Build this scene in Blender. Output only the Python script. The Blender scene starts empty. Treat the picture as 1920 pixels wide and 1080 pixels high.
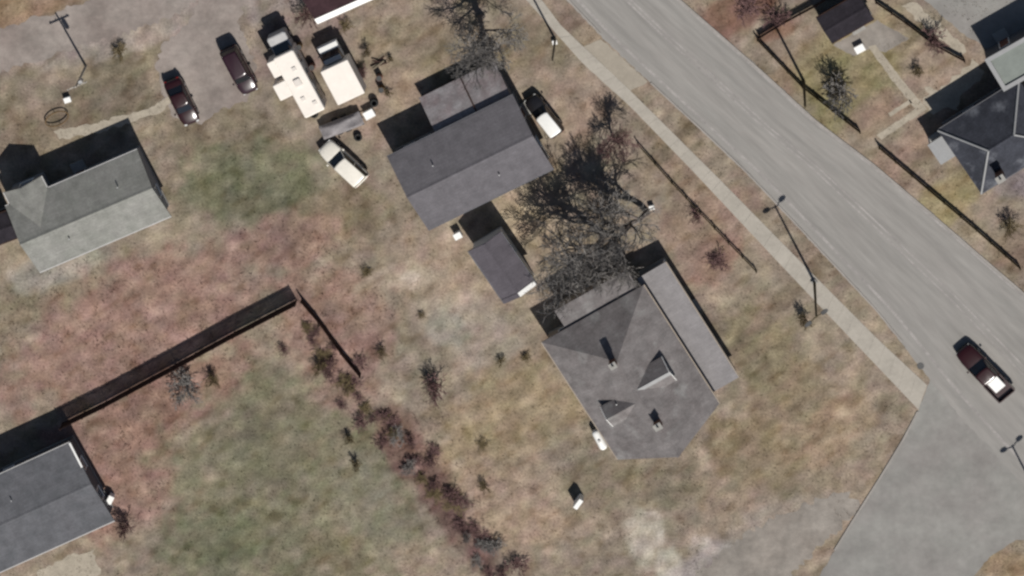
import bpy, bmesh, math, random
import numpy as np
from mathutils import Vector, Matrix

R = math.radians
random.seed(7)
scene = bpy.context.scene
col = scene.collection

# ------------------------------------------------------------------ camera
TILT, DIST, PPM = R(20), 400.0, 20.0            # 20 photo pixels per metre
CZ = Vector((0.15 * math.sin(TILT), 0.989 * math.sin(TILT), math.cos(TILT))).normalized()
CX = (Vector((1, 0, 0)) - CZ * CZ.x).normalized()
CY = CZ.cross(CX)
CPOS = CZ * DIST
F = PPM * DIST
cam_d = bpy.data.cameras.new('camera')
cam = bpy.data.objects.new('camera', cam_d)
col.objects.link(cam)
cam.matrix_world = Matrix(((CX.x, CY.x, CZ.x, CPOS.x), (CX.y, CY.y, CZ.y, CPOS.y),
                           (CX.z, CY.z, CZ.z, CPOS.z), (0, 0, 0, 1)))
cam_d.sensor_width = 36
cam_d.lens = 36 * F / 1920
cam_d.clip_start, cam_d.clip_end = 1, 3000
scene.camera = cam
scene.cycles.filter_width = 2.5                 # soft pixel reconstruction, like the satellite picture

def P(px, py, z=0.0):
    """photo pixel -> point on the plane at height z"""
    d = CX * ((px - 960) / F) + CY * ((540 - py) / F) - CZ
    t = (z - CPOS.z) / d.z
    return CPOS + d * t

# ------------------------------------------------------------------ light
SUN_EL = R(49)
sh = (P(912, 452) - P(960, 540)).normalized()   # direction in which shadows fall
to_sun = Vector((-sh.x * math.cos(SUN_EL), -sh.y * math.cos(SUN_EL), math.sin(SUN_EL)))
sun_d = bpy.data.lights.new('sun', 'SUN')
sun_d.energy, sun_d.angle, sun_d.color = 5.0, R(0.5), (1.0, 0.965, 0.91)
sun = bpy.data.objects.new('sun', sun_d)
col.objects.link(sun)
sun.rotation_euler = (-to_sun).to_track_quat('-Z', 'Y').to_euler()
sun.location = (0, 0, 60)
world = bpy.data.worlds.new('World')
scene.world = world
world.use_nodes = True
wn = world.node_tree
sky = wn.nodes.new('ShaderNodeTexSky')
sky.sky_type = 'NISHITA'
sky.sun_disc = False
sky.sun_elevation = SUN_EL
sky.sun_rotation = math.atan2(to_sun.x, to_sun.y)
wn.links.new(sky.outputs[0], wn.nodes['Background'].inputs[0])
wn.nodes['Background'].inputs[1].default_value = 0.05
vs = scene.view_settings
vs.view_transform, vs.look, vs.exposure, vs.gamma = 'Standard', 'None', 0.0, 1.0
vs.use_curve_mapping = False

# ------------------------------------------------------------------ materials
KRAD = 1.34

def lin(c):
    c = c / 255.0
    return c / 12.92 if c <= 0.04045 else ((c + 0.055) / 1.055) ** 2.4

def alb(r, g, b):
    return (lin(r) / KRAD, lin(g) / KRAD, lin(b) / KRAD)

def noise_node(nt, vec, scale, detail=5, rough=0.6):
    n = nt.nodes.new('ShaderNodeTexNoise')
    n.inputs['Scale'].default_value = scale
    n.inputs['Detail'].default_value = detail
    n.inputs['Roughness'].default_value = rough
    nt.links.new(vec, n.inputs['Vector'])
    return n

def ramp(nt, fac, stops):
    r = nt.nodes.new('ShaderNodeValToRGB')
    e = r.color_ramp.elements
    while len(e) < len(stops):
        e.new(0.5)
    for el, (p, c) in zip(e, stops):
        el.position = p
        el.color = (c[0], c[1], c[2], 1) if hasattr(c, '__len__') else (c, c, c, 1)
    nt.links.new(fac, r.inputs[0])
    return r

def mul(nt, a, b, fac=1.0, mode='MULTIPLY'):
    m = nt.nodes.new('ShaderNodeMix')
    m.data_type, m.blend_type = 'RGBA', mode
    m.inputs[0].default_value = fac
    for s, i in ((a, 6), (b, 7)):
        if hasattr(s, '__len__'):
            m.inputs[i].default_value = (s[0], s[1], s[2], 1)
        else:
            nt.links.new(s, m.inputs[i])
    return m.outputs[2]

def material(name, color, rough=0.8, var=0.25, scale=1.5, fine=9.0, bump=0.0, bscale=12.0, metal=0.0,
             coat=0.0, attr=None, hue=None, fvar=0.6, spec=0.3, stretch=None, patch=None):
    """base colour with two scales of procedural mottling, an optional second tint, and fine relief"""
    m = bpy.data.materials.new(name)
    m.use_nodes = True
    nt = m.node_tree
    b = nt.nodes['Principled BSDF']
    tc = nt.nodes.new('ShaderNodeTexCoord')
    vec = tc.outputs['Object']
    if stretch:
        mp = nt.nodes.new('ShaderNodeMapping')
        mp.inputs['Scale'].default_value = stretch
        src = nt.nodes.new('ShaderNodeUVMap').outputs[0] if attr == 'uv' else vec
        nt.links.new(src, mp.inputs['Vector'])
        vec = mp.outputs[0]
    n1 = noise_node(nt, vec, scale, 6, 0.62)
    n2 = noise_node(nt, vec, fine, 4, 0.6)
    base = color
    if attr and attr != 'uv':
        a = nt.nodes.new('ShaderNodeAttribute')
        a.attribute_name = attr
        base = a.outputs['Color']
    if hue:
        n3 = noise_node(nt, vec, scale * 0.63, 5, 0.6)
        rr = ramp(nt, n3.outputs['Fac'], [(0.38, 0.0), (0.64, 1.0)])
        mm = nt.nodes.new('ShaderNodeMix')
        mm.data_type, mm.blend_type = 'RGBA', 'MULTIPLY'
        nt.links.new(rr.outputs[0], mm.inputs[0])
        if hasattr(base, '__len__'):
            mm.inputs[6].default_value = (*base, 1)
        else:
            nt.links.new(base, mm.inputs[6])
        mm.inputs[7].default_value = (*hue, 1)
        base = mm.outputs[2]
    if patch:
        n4 = noise_node(nt, vec, patch[1], 4, 0.55)
        r4 = ramp(nt, n4.outputs['Fac'], [(0.55, 0.0), (0.72, 1.0)])
        mm = nt.nodes.new('ShaderNodeMix')
        mm.data_type = 'RGBA'
        nt.links.new(r4.outputs[0], mm.inputs[0])
        if hasattr(base, '__len__'):
            mm.inputs[6].default_value = (*base, 1)
        else:
            nt.links.new(base, mm.inputs[6])
        mm.inputs[7].default_value = (*patch[0], 1)
        base = mm.outputs[2]
    r1 = ramp(nt, n1.outputs['Fac'], [(0.28, 1 - var), (0.72, 1 + var)])
    r2 = ramp(nt, n2.outputs['Fac'], [(0.28, 1 - var * fvar), (0.72, 1 + var * fvar)])
    c = mul(nt, base, r1.outputs[0])
    c = mul(nt, c, r2.outputs[0])
    nt.links.new(c, b.inputs['Base Color'])
    b.inputs['Roughness'].default_value = rough
    b.inputs['Metallic'].default_value = metal
    b.inputs['Specular IOR Level'].default_value = spec
    if coat:
        b.inputs['Coat Weight'].default_value = coat
        b.inputs['Coat Roughness'].default_value = 0.2
    if bump:
        nb = noise_node(nt, vec, bscale, 5, 0.65)
        bn = nt.nodes.new('ShaderNodeBump')
        bn.inputs['Strength'].default_value = bump
        bn.inputs['Distance'].default_value = 0.06
        nt.links.new(nb.outputs['Fac'], bn.inputs['Height'])
        nt.links.new(bn.outputs[0], b.inputs['Normal'])
    return m

def shingle(name, color, var=0.16, hue=None, streak=0.09, patch=None):
    """asphalt shingle: mottled granules with faint horizontal courses"""
    m = material(name, color, 0.92, var, 0.9, 5.0, 0.35, 14.0, hue=hue, spec=0.15, patch=patch)
    nt = m.node_tree
    b = nt.nodes['Principled BSDF']
    tc = [n for n in nt.nodes if n.type == 'TEX_COORD'][0]
    br = nt.nodes.new('ShaderNodeTexBrick')
    br.inputs['Scale'].default_value = 1.0
    br.inputs['Brick Width'].default_value = 0.9
    br.inputs['Row Height'].default_value = 0.28
    br.inputs['Mortar Size'].default_value = 0.02
    br.inputs['Color1'].default_value = (1, 1, 1, 1)
    br.inputs['Color2'].default_value = (1 - streak,) * 3 + (1,)
    br.inputs['Mortar'].default_value = (0.87, 0.87, 0.87, 1)
    nt.links.new(tc.outputs['Object'], br.inputs['Vector'])
    old = b.inputs['Base Color'].links[0].from_socket
    nt.links.new(mul(nt, old, br.outputs['Color']), b.inputs['Base Color'])
    return m

M = {}
M['ground'] = material('dry_ground', (0.15, 0.13, 0.1), 0.95, 0.26, 0.7, 4.6, 1.0, 3.6, attr='zone',
                       hue=(1.0, 0.97, 0.94), spec=0.1, fvar=0.95)
M['tuft'] = material('dry_grass_blades', (0.2, 0.17, 0.11), 0.9, 0.2, 1.0, 6, attr='zone', spec=0.1)
M['asphalt'] = material('weathered_asphalt', alb(155, 151, 146), 0.85, 0.15, 1.0, 2.2, 0.2, 16, attr='uv',
                        stretch=(11.0, 0.10, 1), hue=(0.91, 0.92, 0.92), spec=0.25)
M['side_asphalt'] = material('side_street_asphalt', alb(149, 147, 142), 0.88, 0.16, 0.35, 1.2, 0.3, 12,
                             hue=(0.93, 0.90, 0.91), spec=0.2)
M['line'] = material('worn_road_paint', alb(160, 155, 151), 0.85, 0.25, .6, 3)
M['concrete'] = material('sidewalk_concrete', alb(178, 171, 160), 0.9, 0.12, 0.5, 3.0, 0.25, 14, spec=0.2)
M['kerb'] = material('kerb_concrete', alb(162, 156, 150), 0.9, 0.15, 0.4, 3.0, 0.2, 10)
M['apron'] = material('sandy_concrete', alb(166, 157, 143), 0.9, 0.12, 0.45, 3.0, 0.25, 10, spec=0.2)
M['gravel'] = material('gravel', alb(156, 147, 140), 0.95, 0.26, 0.28, 1.3, 0.7, 4, hue=(0.86, 0.82, 0.82), spec=0.1)
M['pale_gravel'] = material('pale_gravel', alb(178, 172, 160), 0.95, 0.25, 0.7, 3.5, 0.7, 6, spec=0.1)
M['grey_gravel'] = material('grey_gravel', alb(153, 146, 138), 0.95, 0.26, 0.35, 1.3, 0.7, 6, hue=(0.92, 0.90, 0.89), spec=0.1)
M['path'] = material('pale_path', alb(176, 166, 150), 0.95, 0.2, 0.8, 4.0, 0.4, 9, spec=0.1)
M['roof_a'] = shingle('pale_grey_shingle', alb(148, 147, 142), 0.2, hue=(0.9, 0.92, 0.90))
M['roof_c'] = shingle('grey_shingle', alb(111, 108, 112), 0.18)
M['roof_lean'] = shingle('patchy_grey_roofing', alb(158, 154, 155), 0.28, hue=(0.8, 0.7, 0.7))
M['roof_d'] = shingle('violet_grey_shingle', alb(103, 98, 104), 0.16)
M['roof_e'] = shingle('warm_grey_shingle', alb(134, 129, 128), 0.24, hue=(0.84, 0.82, 0.82), patch=(alb(152, 150, 148), 0.5))
M['roof_p'] = shingle('light_grey_roofing', alb(152, 148, 148), 0.14)
M['roof_g'] = shingle('dark_slate', alb(66, 68, 76), 0.32, patch=(alb(112, 114, 120), 0.45))
M['roof_f'] = shingle('black_felt', alb(50, 46, 52), 0.35)
M['roof_h'] = shingle('blue_grey_shingle', alb(108, 108, 112), 0.20, hue=(0.84, 0.86, 0.86))
M['roof_t'] = shingle('maroon_shingle', alb(62, 44, 48), 0.3)
M['roof_green'] = material('green_grey_membrane', alb(134, 140, 134), 0.8, 0.12, 0.7, 4, 0.1)
M['parapet'] = material('pale_coping', alb(160, 160, 160), 0.7, 0.1)
M['white'] = material('white_paint', (0.78, 0.77, 0.74), 0.5, 0.05, 1.0, 5)
M['rv_white'] = material('white_fibreglass', (0.76, 0.70, 0.63), 0.55, 0.05, 0.8, 3)
M['vent_plastic'] = material('vent_plastic', (0.62, 0.57, 0.52), 0.6, 0.08)
M['trim'] = material('grey_trim', (0.42, 0.41, 0.40), 0.6, 0.1)
M['siding_grey'] = material('grey_siding', (0.22, 0.22, 0.23), 0.7, 0.12, 1, 6)
M['siding_tan'] = material('tan_siding', (0.30, 0.25, 0.20), 0.75, 0.12, 1, 6)
M['siding_dark'] = material('dark_siding', (0.10, 0.10, 0.11), 0.75, 0.15, 1, 6)
M['siding_white'] = material('white_siding', (0.62, 0.62, 0.60), 0.7, 0.08, 1, 6)
M['brickwork'] = material('brick', (0.19, 0.09, 0.06), 0.85, 0.3, 3, 14, 0.4, 20)
M['block'] = material('concrete_block', (0.28, 0.27, 0.25), 0.9, 0.15)
M['door'] = material('door_paint', (0.16, 0.07, 0.05), 0.5, 0.1)
M['metal'] = material('galvanised_metal', (0.45, 0.45, 0.45), 0.4, 0.1, metal=0.7)
M['dark_metal'] = material('dark_metal', (0.05, 0.05, 0.05), 0.5, 0.15)
M['wood_dark'] = material('dark_stained_wood', (0.034, 0.016, 0.012), 0.85, 0.3, 1.2, 8)
M['wood_olive'] = material('weathered_olive_wood', (0.075, 0.06, 0.032), 0.85, 0.3, 1.2, 8)
M['wood_pole'] = material('weathered_pole', (0.17, 0.14, 0.10), 0.85, 0.25, 1.2, 8)
M['wood_grey'] = material('bleached_pole', (0.34, 0.31, 0.27), 0.85, 0.2, 1.2, 8)
M['rust'] = material('rusty_tube', (0.13, 0.08, 0.035), 0.8, 0.3, 3, 9)
M['tyre'] = material('tyre', (0.02, 0.02, 0.02), 0.85, 0.1)
M['rim'] = material('alloy', (0.4, 0.4, 0.42), 0.3, 0.05, metal=0.8)
M['glass'] = material('dark_glass', (0.012, 0.014, 0.018), 0.06, 0.05, spec=0.6)
M['maroon'] = material('maroon_car_paint', (0.020, 0.0028, 0.003), 0.3, 0.12, 1.5, 6, coat=1.0)
M['plum'] = material('dark_plum_car_paint', (0.022, 0.006, 0.010), 0.3, 0.12, 1.5, 6, coat=1.0)
M['oxblood'] = material('oxblood_car_paint', (0.022, 0.0028, 0.0028), 0.3, 0.12, 1.5, 6, coat=1.0)
M['car_white'] = material('white_car_paint', (0.74, 0.73, 0.70), 0.3, 0.04, 1.5, 6, coat=0.6)
M['van_cream'] = material('cream_car_paint', (0.70, 0.66, 0.58), 0.35, 0.06, 1.5, 6, coat=0.4)
M['car_black'] = material('black_car_paint', (0.012, 0.011, 0.012), 0.3, 0.1, 1.5, 6, coat=0.8)
M['lamp_red'] = material('tail_lamp', (0.2, 0.01, 0.01), 0.2, 0.05)
M['lamp_clear'] = material('head_lamp', (0.6, 0.6, 0.58), 0.15, 0.05, spec=0.6)
M['tarp'] = material('grey_tarpaulin', alb(142, 137, 138), 0.6, 0.2, 1.2, 4, 0.6, 4)
M['bark'] = material('bare_bark', (0.15, 0.125, 0.11), 0.9, 0.25, 2.0, 9)
M['twig_grey'] = material('grey_twigs', (0.175, 0.163, 0.152), 0.9, 0.25, 0.8, 4)
M['twig_red'] = material('red_brown_twigs', (0.155, 0.09, 0.085), 0.9, 0.3, 0.8, 4)
M['twig_olive'] = material('olive_twigs', (0.15, 0.115, 0.06), 0.9, 0.3, 0.8, 4)
M['litter'] = material('leaf_litter', (0.2, 0.13, 0.1), 0.95, 0.3, 0.8, 4, attr='zone', spec=0.05)

# ------------------------------------------------------------------ mesh helpers
class MB:
    def __init__(self):
        self.v, self.f = [], []

    def add(self, vs_, fs_):
        o = len(self.v)
        self.v += [tuple(p) for p in vs_]
        self.f += [tuple(i + o for i in f) for f in fs_]
        return self

    def box(self, x0, x1, y0, y1, z0, z1):
        return self.hexa([(x0, y0, z0), (x1, y0, z0), (x1, y1, z0), (x0, y1, z0),
                          (x0, y0, z1), (x1, y0, z1), (x1, y1, z1), (x0, y1, z1)])

    def hexa(self, p):
        return self.add(p, [(3, 2, 1, 0), (4, 5, 6, 7), (0, 1, 5, 4), (1, 2, 6, 5), (2, 3, 7, 6), (3, 0, 4, 7)])

    def chbox(self, x0, x1, y0, y1, z0, z1, c=0.1):
        """box with chamfered vertical and top edges"""
        def ring(i, z):
            a0, a1, b0, b1 = x0 + i, x1 - i, y0 + i, y1 - i
            return [(a0 + c, b0, z), (a1 - c, b0, z), (a1, b0 + c, z), (a1, b1 - c, z),
                    (a1 - c, b1, z), (a0 + c, b1, z), (a0, b1 - c, z), (a0, b0 + c, z)]
        return self.loft([ring(0, z0), ring(0, z1 - c), ring(c * 0.3, z1 - c * 0.3), ring(c, z1)])

    def loft(self, rings, cap=True):
        n = len(rings[0])
        o = len(self.v)
        for r in rings:
            self.v += [tuple(p) for p in r]
        for i in range(len(rings) - 1):
            for j in range(n):
                k = (j + 1) % n
                self.f.append((o + i * n + j, o + i * n + k, o + (i + 1) * n + k, o + (i + 1) * n + j))
        if cap:
            self.f.append(tuple(o + j for j in reversed(range(n))))
            self.f.append(tuple(o + (len(rings) - 1) * n + j for j in range(n)))
        return self

    def tube(self, a, b, r0, r1=None, n=8, cap=True):
        a, b = Vector(a), Vector(b)
        r1 = r0 if r1 is None else r1
        d = (b - a).normalized()
        u = d.cross(Vector((0, 0, 1)) if abs(d.z) < 0.9 else Vector((1, 0, 0))).normalized()
        w = d.cross(u)
        def ring(c, r):
            return [c + (u * math.cos(t) + w * math.sin(t)) * r for t in (2 * math.pi * i / n for i in range(n))]
        return self.loft([ring(a, r0), ring(b, r1)], cap)

    def prism(self, pts, z0, z1):
        return self.loft([[(p[0], p[1], z0) for p in pts], [(p[0], p[1], z1) for p in pts]])

    def sheet(self, pts, z):
        return self.add([(p[0], p[1], z) for p in pts], [tuple(range(len(pts)))])

    def mesh(self, name, mat, smooth=False, fix=True):
        me = bpy.data.meshes.new(name)
        me.from_pydata(self.v, [], self.f)
        if fix:
            bm = bmesh.new()
            bm.from_mesh(me)
            bmesh.ops.recalc_face_normals(bm, faces=bm.faces)
            bm.to_mesh(me)
            bm.free()
        if smooth:
            me.polygons.foreach_set('use_smooth', [True] * len(me.polygons))
        me.materials.append(M[mat])
        return me

    def build(self, name, mat, parent=None, smooth=False, fix=True):
        o = bpy.data.objects.new(name, self.mesh(name, mat, smooth, fix))
        col.objects.link(o)
        o.parent = parent
        return o

def tag(o, label=None, cat=None, group=None, kind=None):
    for k, v in (('label', label), ('category', cat), ('group', group), ('kind', kind)):
        if v:
            o[k] = v
    return o

def thing(name, label, cat, loc=(0, 0, 0), rz=0.0, group=None):
    o = bpy.data.objects.new(name, None)
    o.empty_display_size = 0.3
    col.objects.link(o)
    o.location, o.rotation_euler = loc, (0, 0, rz)
    return tag(o, label, cat, group)

def copy_tree(o, parent=None):
    c = o.copy()
    col.objects.link(c)
    c.parent = parent
    for ch in list(o.children):
        copy_tree(ch, c)
    return c

def heading(px0, py0, px1, py1):
    d = P(px1, py1) - P(px0, py0)
    return math.atan2(d.y, d.x)

def frame(corners, z):
    """corners in photo pixels: lower-left, lower-right, upper-right, upper-left (x runs a->b) at height z"""
    a, b, c, d = [P(x, y, z) for x, y in corners]
    ctr = (a + b + c + d) / 4
    ux = ((b - a) + (c - d)).normalized()
    uy = Vector((-ux.y, ux.x, 0))
    L = ((b - a).dot(ux) + (c - d).dot(ux)) / 2
    W = ((d - a).dot(uy) + (c - b).dot(uy)) / 2
    return (ctr.x, ctr.y, 0), math.atan2(ux.y, ux.x), L, W

# ------------------------------------------------------------------ ground
rng = np.random.default_rng(11)

def vnoise(x, y, s, seed):
    """smooth value noise"""
    g = np.random.default_rng(seed).random((256, 256))
    u, v = x / s + 77.3, y / s + 41.9
    i, j = np.floor(u).astype(int), np.floor(v).astype(int)
    fu, fv = u - i, v - j
    fu, fv = fu * fu * (3 - 2 * fu), fv * fv * (3 - 2 * fv)
    q = lambda a, b: g[a % 256, b % 256]
    return (q(i, j) * (1 - fu) * (1 - fv) + q(i + 1, j) * fu * (1 - fv) +
            q(i, j + 1) * (1 - fu) * fv + q(i + 1, j + 1) * fu * fv)

def to_px(x, y, z=0.0):
    dx, dy, dz = x - CPOS.x, y - CPOS.y, z - CPOS.z
    w = -(dx * CZ.x + dy * CZ.y + dz * CZ.z)
    return (960 + F * (dx * CX.x + dy * CX.y + dz * CX.z) / w,
            540 - F * (dx * CY.x + dy * CY.y + dz * CY.z) / w)

GRN, GR2, PNK, TAN, PAL = (115, 114, 94), (124, 120, 101), (146, 122, 111), (146, 133, 116), (160, 149, 135)
BLOBS = [  # x, y, rx, ry, rotation, colour, strength : what covers the soil there
    (40, 10, 130, 40, -18, (146, 127, 106), 1), (300, 40, 330, 70, -14, (150, 141, 133), .9),
    (370, 110, 80, 120, -20, (152, 143, 134), 1), (560, 80, 120, 60, -20, (140, 126, 118), .8),
    (205, 180, 105, 75, -12, (117, 109, 95), 1), (80, 250, 130, 60, -15, (133, 121, 104), .8),
    (250, 118, 130, 24, -14, (126, 117, 101), .8), (90, 160, 130, 26, -15, (138, 127, 112), .8),
    (430, 250, 130, 70, 10, (132, 122, 105), .8), (485, 350, 160, 95, 0, GRN, 1), (640, 400, 90, 70, 0, (128, 117, 98), .9),
    (60, 560, 140, 60, -20, (134, 124, 106), .8), (110, 500, 110, 40, -24, (150, 147, 137), .8),
    (250, 620, 290, 130, -26, PNK, .95), (500, 460, 150, 55, -12, PNK, .85), (630, 610, 120, 110, 20, PNK, .8),
    (210, 880, 150, 130, 30, PNK, .95), (340, 740, 170, 70, -25, (140, 116, 104), .9), (640, 720, 90, 80, 30, PNK, .7),
    (550, 930, 250, 240, 30, GR2, 1), (400, 1030, 130, 80, 0, (112, 112, 92), .9), (640, 1030, 90, 50, 0, (116, 110, 90), .7),
    (480, 790, 90, 50, -20, (116, 112, 95), .6), (690, 950, 60, 130, -25, (130, 127, 110), .8),
    (780, 860, 45, 150, -35, (120, 98, 90), .9), (880, 1000, 45, 110, -35, (112, 92, 86), .9),
    (830, 520, 150, 90, 20, (152, 138, 122), .9), (760, 520, 60, 22, 0, (176, 164, 148), .8),
    (890, 620, 110, 70, 20, PAL, .9), (840, 620, 40, 40, 0, (150, 147, 135), .7),
    (960, 780, 170, 100, -30, (150, 136, 112), .9), (960, 960, 120, 100, 30, (156, 139, 122), .9),
    (1010, 900, 60, 60, 0, (164, 147, 131), .6), (1190, 910, 160, 55, 0, (132, 123, 106), .9),
    (1430, 660, 70, 110, -35, (131, 122, 100), .9), (1480, 760, 90, 80, -40, (134, 122, 102), .8),
    (1570, 800, 110, 60, -40, (145, 129, 110), .9), (1420, 850, 90, 90, 0, (140, 127, 106), .8),
    (1370, 960, 90, 40, -30, (150, 136, 120), .8), (1330, 430, 110, 80, -45, (150, 131, 117), .9),
    (1350, 480, 60, 40, -45, (136, 112, 100), .6), (1280, 320, 40, 90, -42, (140, 124, 106), .6),
    (960, 400, 45, 60, -30, (172, 157, 134), .8), (1020, 440, 35, 60, -30, (160, 146, 124), .6),
    (830, 100, 170, 75, 0, (139, 128, 110), .9), (1000, 90, 80, 60, 0, (128, 117, 101), .8),
    (1080, 190, 80, 70, -40, (153, 137, 123), .9), (760, 180, 60, 60, 0, (148, 134, 117), .7),
    (690, 200, 40, 60, 0, (158, 140, 125), .5),
    (1660, 330, 300, 38, -41, (138, 122, 109), .95), (1480, 150, 140, 35, -45, (140, 125, 107), .9),
    (1390, 20, 110, 50, -30, (124, 100, 88), 1), (1450, 60, 50, 20, -25, (122, 96, 82), .8),
    (1600, 130, 150, 85, -40, (137, 129, 101), 1), (1780, 380, 170, 45, -41, (142, 132, 103), .9),
    (1640, 215, 60, 40, -40, (142, 124, 108), .8), (1760, 130, 80, 60, 0, (150, 136, 121), .9),
    (1700, 60, 60, 40, -30, (140, 130, 112), .7), (1900, 470, 60, 40, -40, (134, 118, 104), .7),
    (1560, 470, 300, 20, -45, (126, 115, 100), .9), (1300, 240, 180, 18, -43, (122, 112, 97), .95), (1075, 30, 70, 22, -43, (124, 112, 101), .95),
    (1440, 1010, 150, 60, -25, (150, 141, 134), .6), (1330, 1080, 90, 60, -30, (150, 144, 141), .95),
    (1215, 985, 50, 34, 40, (180, 173, 160), .95), (1195, 1015, 26, 55, -25, (176, 168, 156), .9), (1235, 1005, 16, 34, -20, (184, 178, 166), .8),
    (1255, 1060, 28, 50, -10, (176, 172, 162), .9), (1320, 1020, 30, 14, 30, (170, 162, 155), .8),
    (765, 516, 24, 10, 10, (200, 188, 172), .9), (715, 520, 60, 14, -25, (164, 150, 136), .7), (862, 560, 16, 14, 0, (176, 160, 144), .7),
    (1890, 1060, 60, 40, 0, (142, 128, 106), 1), (1905, 350, 50, 30, 0, (136, 128, 126), .9),
]

def zone_colour(x, y):
    px, py = to_px(x, y)
    n1 = vnoise(x, y, 2.2, 1) * 0.6 + vnoise(x, y, 0.8, 2) * 0.4
    c = np.tile(np.array((144., 133., 118.)), (len(x), 1))
    for k, (bx, by, rx, ry, rot, cc, s) in enumerate(BLOBS):
        a = -R(rot)
        dx, dy = px - bx, py - by
        u = (dx * math.cos(a) - dy * math.sin(a)) / rx
        w = (dx * math.sin(a) + dy * math.cos(a)) / ry
        d = np.sqrt(u * u + w * w) + (n1 - 0.5) * 0.75
        al = np.clip((1.1 - d) / 0.42, 0, 1)
        al = al * al * (3 - 2 * al) * s
        c = c * (1 - al[:, None]) + np.array(cc, float) * al[:, None]
    s1, s2 = x * .8 + y * .6, y * .8 - x * .6                # lightly wind- and mower-combed growth
    c += (vnoise(s1, s2 * 2.0, 1.5, 5) - 0.5)[:, None] * np.array((16., 15., 14.))
    c += (vnoise(s1, s2 * 1.6, .7, 15) - 0.5)[:, None] * np.array((20., 19., 18.))
    c += (vnoise(x, y, 4.0, 6) - 0.5)[:, None] * np.array((16., 13., 10.))
    c += (vnoise(s1, s2 * 1.7, 1.2, 8) - 0.5)[:, None] * np.array((5., -1., 2.))
    c += (vnoise(x, y, 1.0, 18) - 0.5)[:, None] * np.array((-1., 2., -5.))
    dk = np.clip((vnoise(s1, s2 * 1.5, 1.1, 21) - .68) / .2, 0, 1)[:, None]
    c -= dk * np.array((16., 17., 18.))
    pl = np.clip((vnoise(x, y, 1.3, 25) - .72) / .2, 0, 1)[:, None]
    c += pl * np.array((18., 17., 15.))
    gm = c.mean(1, keepdims=True)
    c = gm + (c - gm) * 1.04 + np.array((0., -1., 0.))
    c = np.clip(c, 10, 240) / 255
    return np.where(c <= .04045, c / 12.92, ((c + .055) / 1.055) ** 2.4) / KRAD * 1.05

def set_zone(me, cols):
    a = me.color_attributes.new('zone', 'FLOAT_COLOR', 'POINT')
    a.data.foreach_set('color', np.hstack([cols, np.ones((len(cols), 1))]).astype(np.float32).ravel())

gx = np.concatenate([[-420, -200, -100, -70], np.arange(-58, 58.01, 0.33), [70, 100, 200, 420]])
gy = np.concatenate([[-420, -200, -100, -60], np.arange(-36, 36.01, 0.33), [60, 100, 200, 420]])
XX, YY = np.meshgrid(gx, gy)
nx, ny = len(gx), len(gy)
vv = np.stack([XX.ravel(), YY.ravel(), np.zeros(nx * ny)], 1)
ii = (np.arange(ny - 1)[:, None] * nx + np.arange(nx - 1)[None, :]).ravel()
ff = np.stack([ii, ii + 1, ii + nx + 1, ii + nx], 1)
gme = bpy.data.meshes.new('ground')
gme.from_pydata(vv.tolist(), [], ff.tolist())
gme.materials.append(M['ground'])
gcol = zone_colour(vv[:, 0], vv[:, 1])
gcol[(abs(vv[:, 0]) > 59) | (abs(vv[:, 1]) > 37)] = np.array(alb(142, 131, 115))
set_zone(gme, gcol)
ground = bpy.data.objects.new('ground', gme)
col.objects.link(ground)
tag(ground, kind='structure')

# ------------------------------------------------------------------ roads, paths
def ragged(pts, z, step=0.35, amp=0.12, closed=True, seed=0):
    rr = random.Random(seed)
    w = [P(x, y, z) for x, y in pts]
    out = []
    n = len(w)
    for i in range(n if closed else n - 1):
        a, b = w[i], w[(i + 1) % n]
        d = b - a
        k = max(1, int(d.length / step))
        nrm = Vector((-d.y, d.x, 0)).normalized()
        for j in range(k):
            out.append(a + d * (j / k) + nrm * rr.uniform(-amp, amp))
    if not closed:
        out.append(w[-1])
    return out

def surface(name, pts, z, mat, amp=0.1, seed=0, step=0.35):
    o = MB().sheet(ragged(pts, z, step, amp, True, seed), z).build(name, mat, fix=False)
    for p in o.data.polygons:
        if p.normal.z < 0:
            o.data.flip_normals()
            break
    return tag(o, kind='structure')

left_edge = [(690, -400), (960, -110), (1062, 0), (1128, 70), (1215, 152), (1310, 240), (1400, 325), (1500, 430), (1570, 505),
             (1640, 580), (1700, 655), (1745, 715), (1800, 780), (1900, 890), (2050, 1050)]
right_edge = [(815, -400), (1150, -110), (1278, 0), (1440, 142), (1530, 225), (1640, 308), (1760, 410), (1850, 488), (1920, 548),
              (1990, 610), (2060, 670), (2110, 715), (2160, 760), (2250, 850), (2400, 1000)]

def resample(pts, n, z):
    w = [P(x, y, z) for x, y in pts]
    acc = [0]
    for a, b in zip(w, w[1:]):
        acc.append(acc[-1] + (b - a).length)
    out = []
    for k in range(n):
        t = acc[-1] * k / (n - 1)
        i = max(j for j in range(len(acc)) if acc[j] <= t + 1e-9)
        i = min(i, len(w) - 2)
        out.append(w[i].lerp(w[i + 1], (t - acc[i]) / (acc[i + 1] - acc[i])))
    return out

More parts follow.
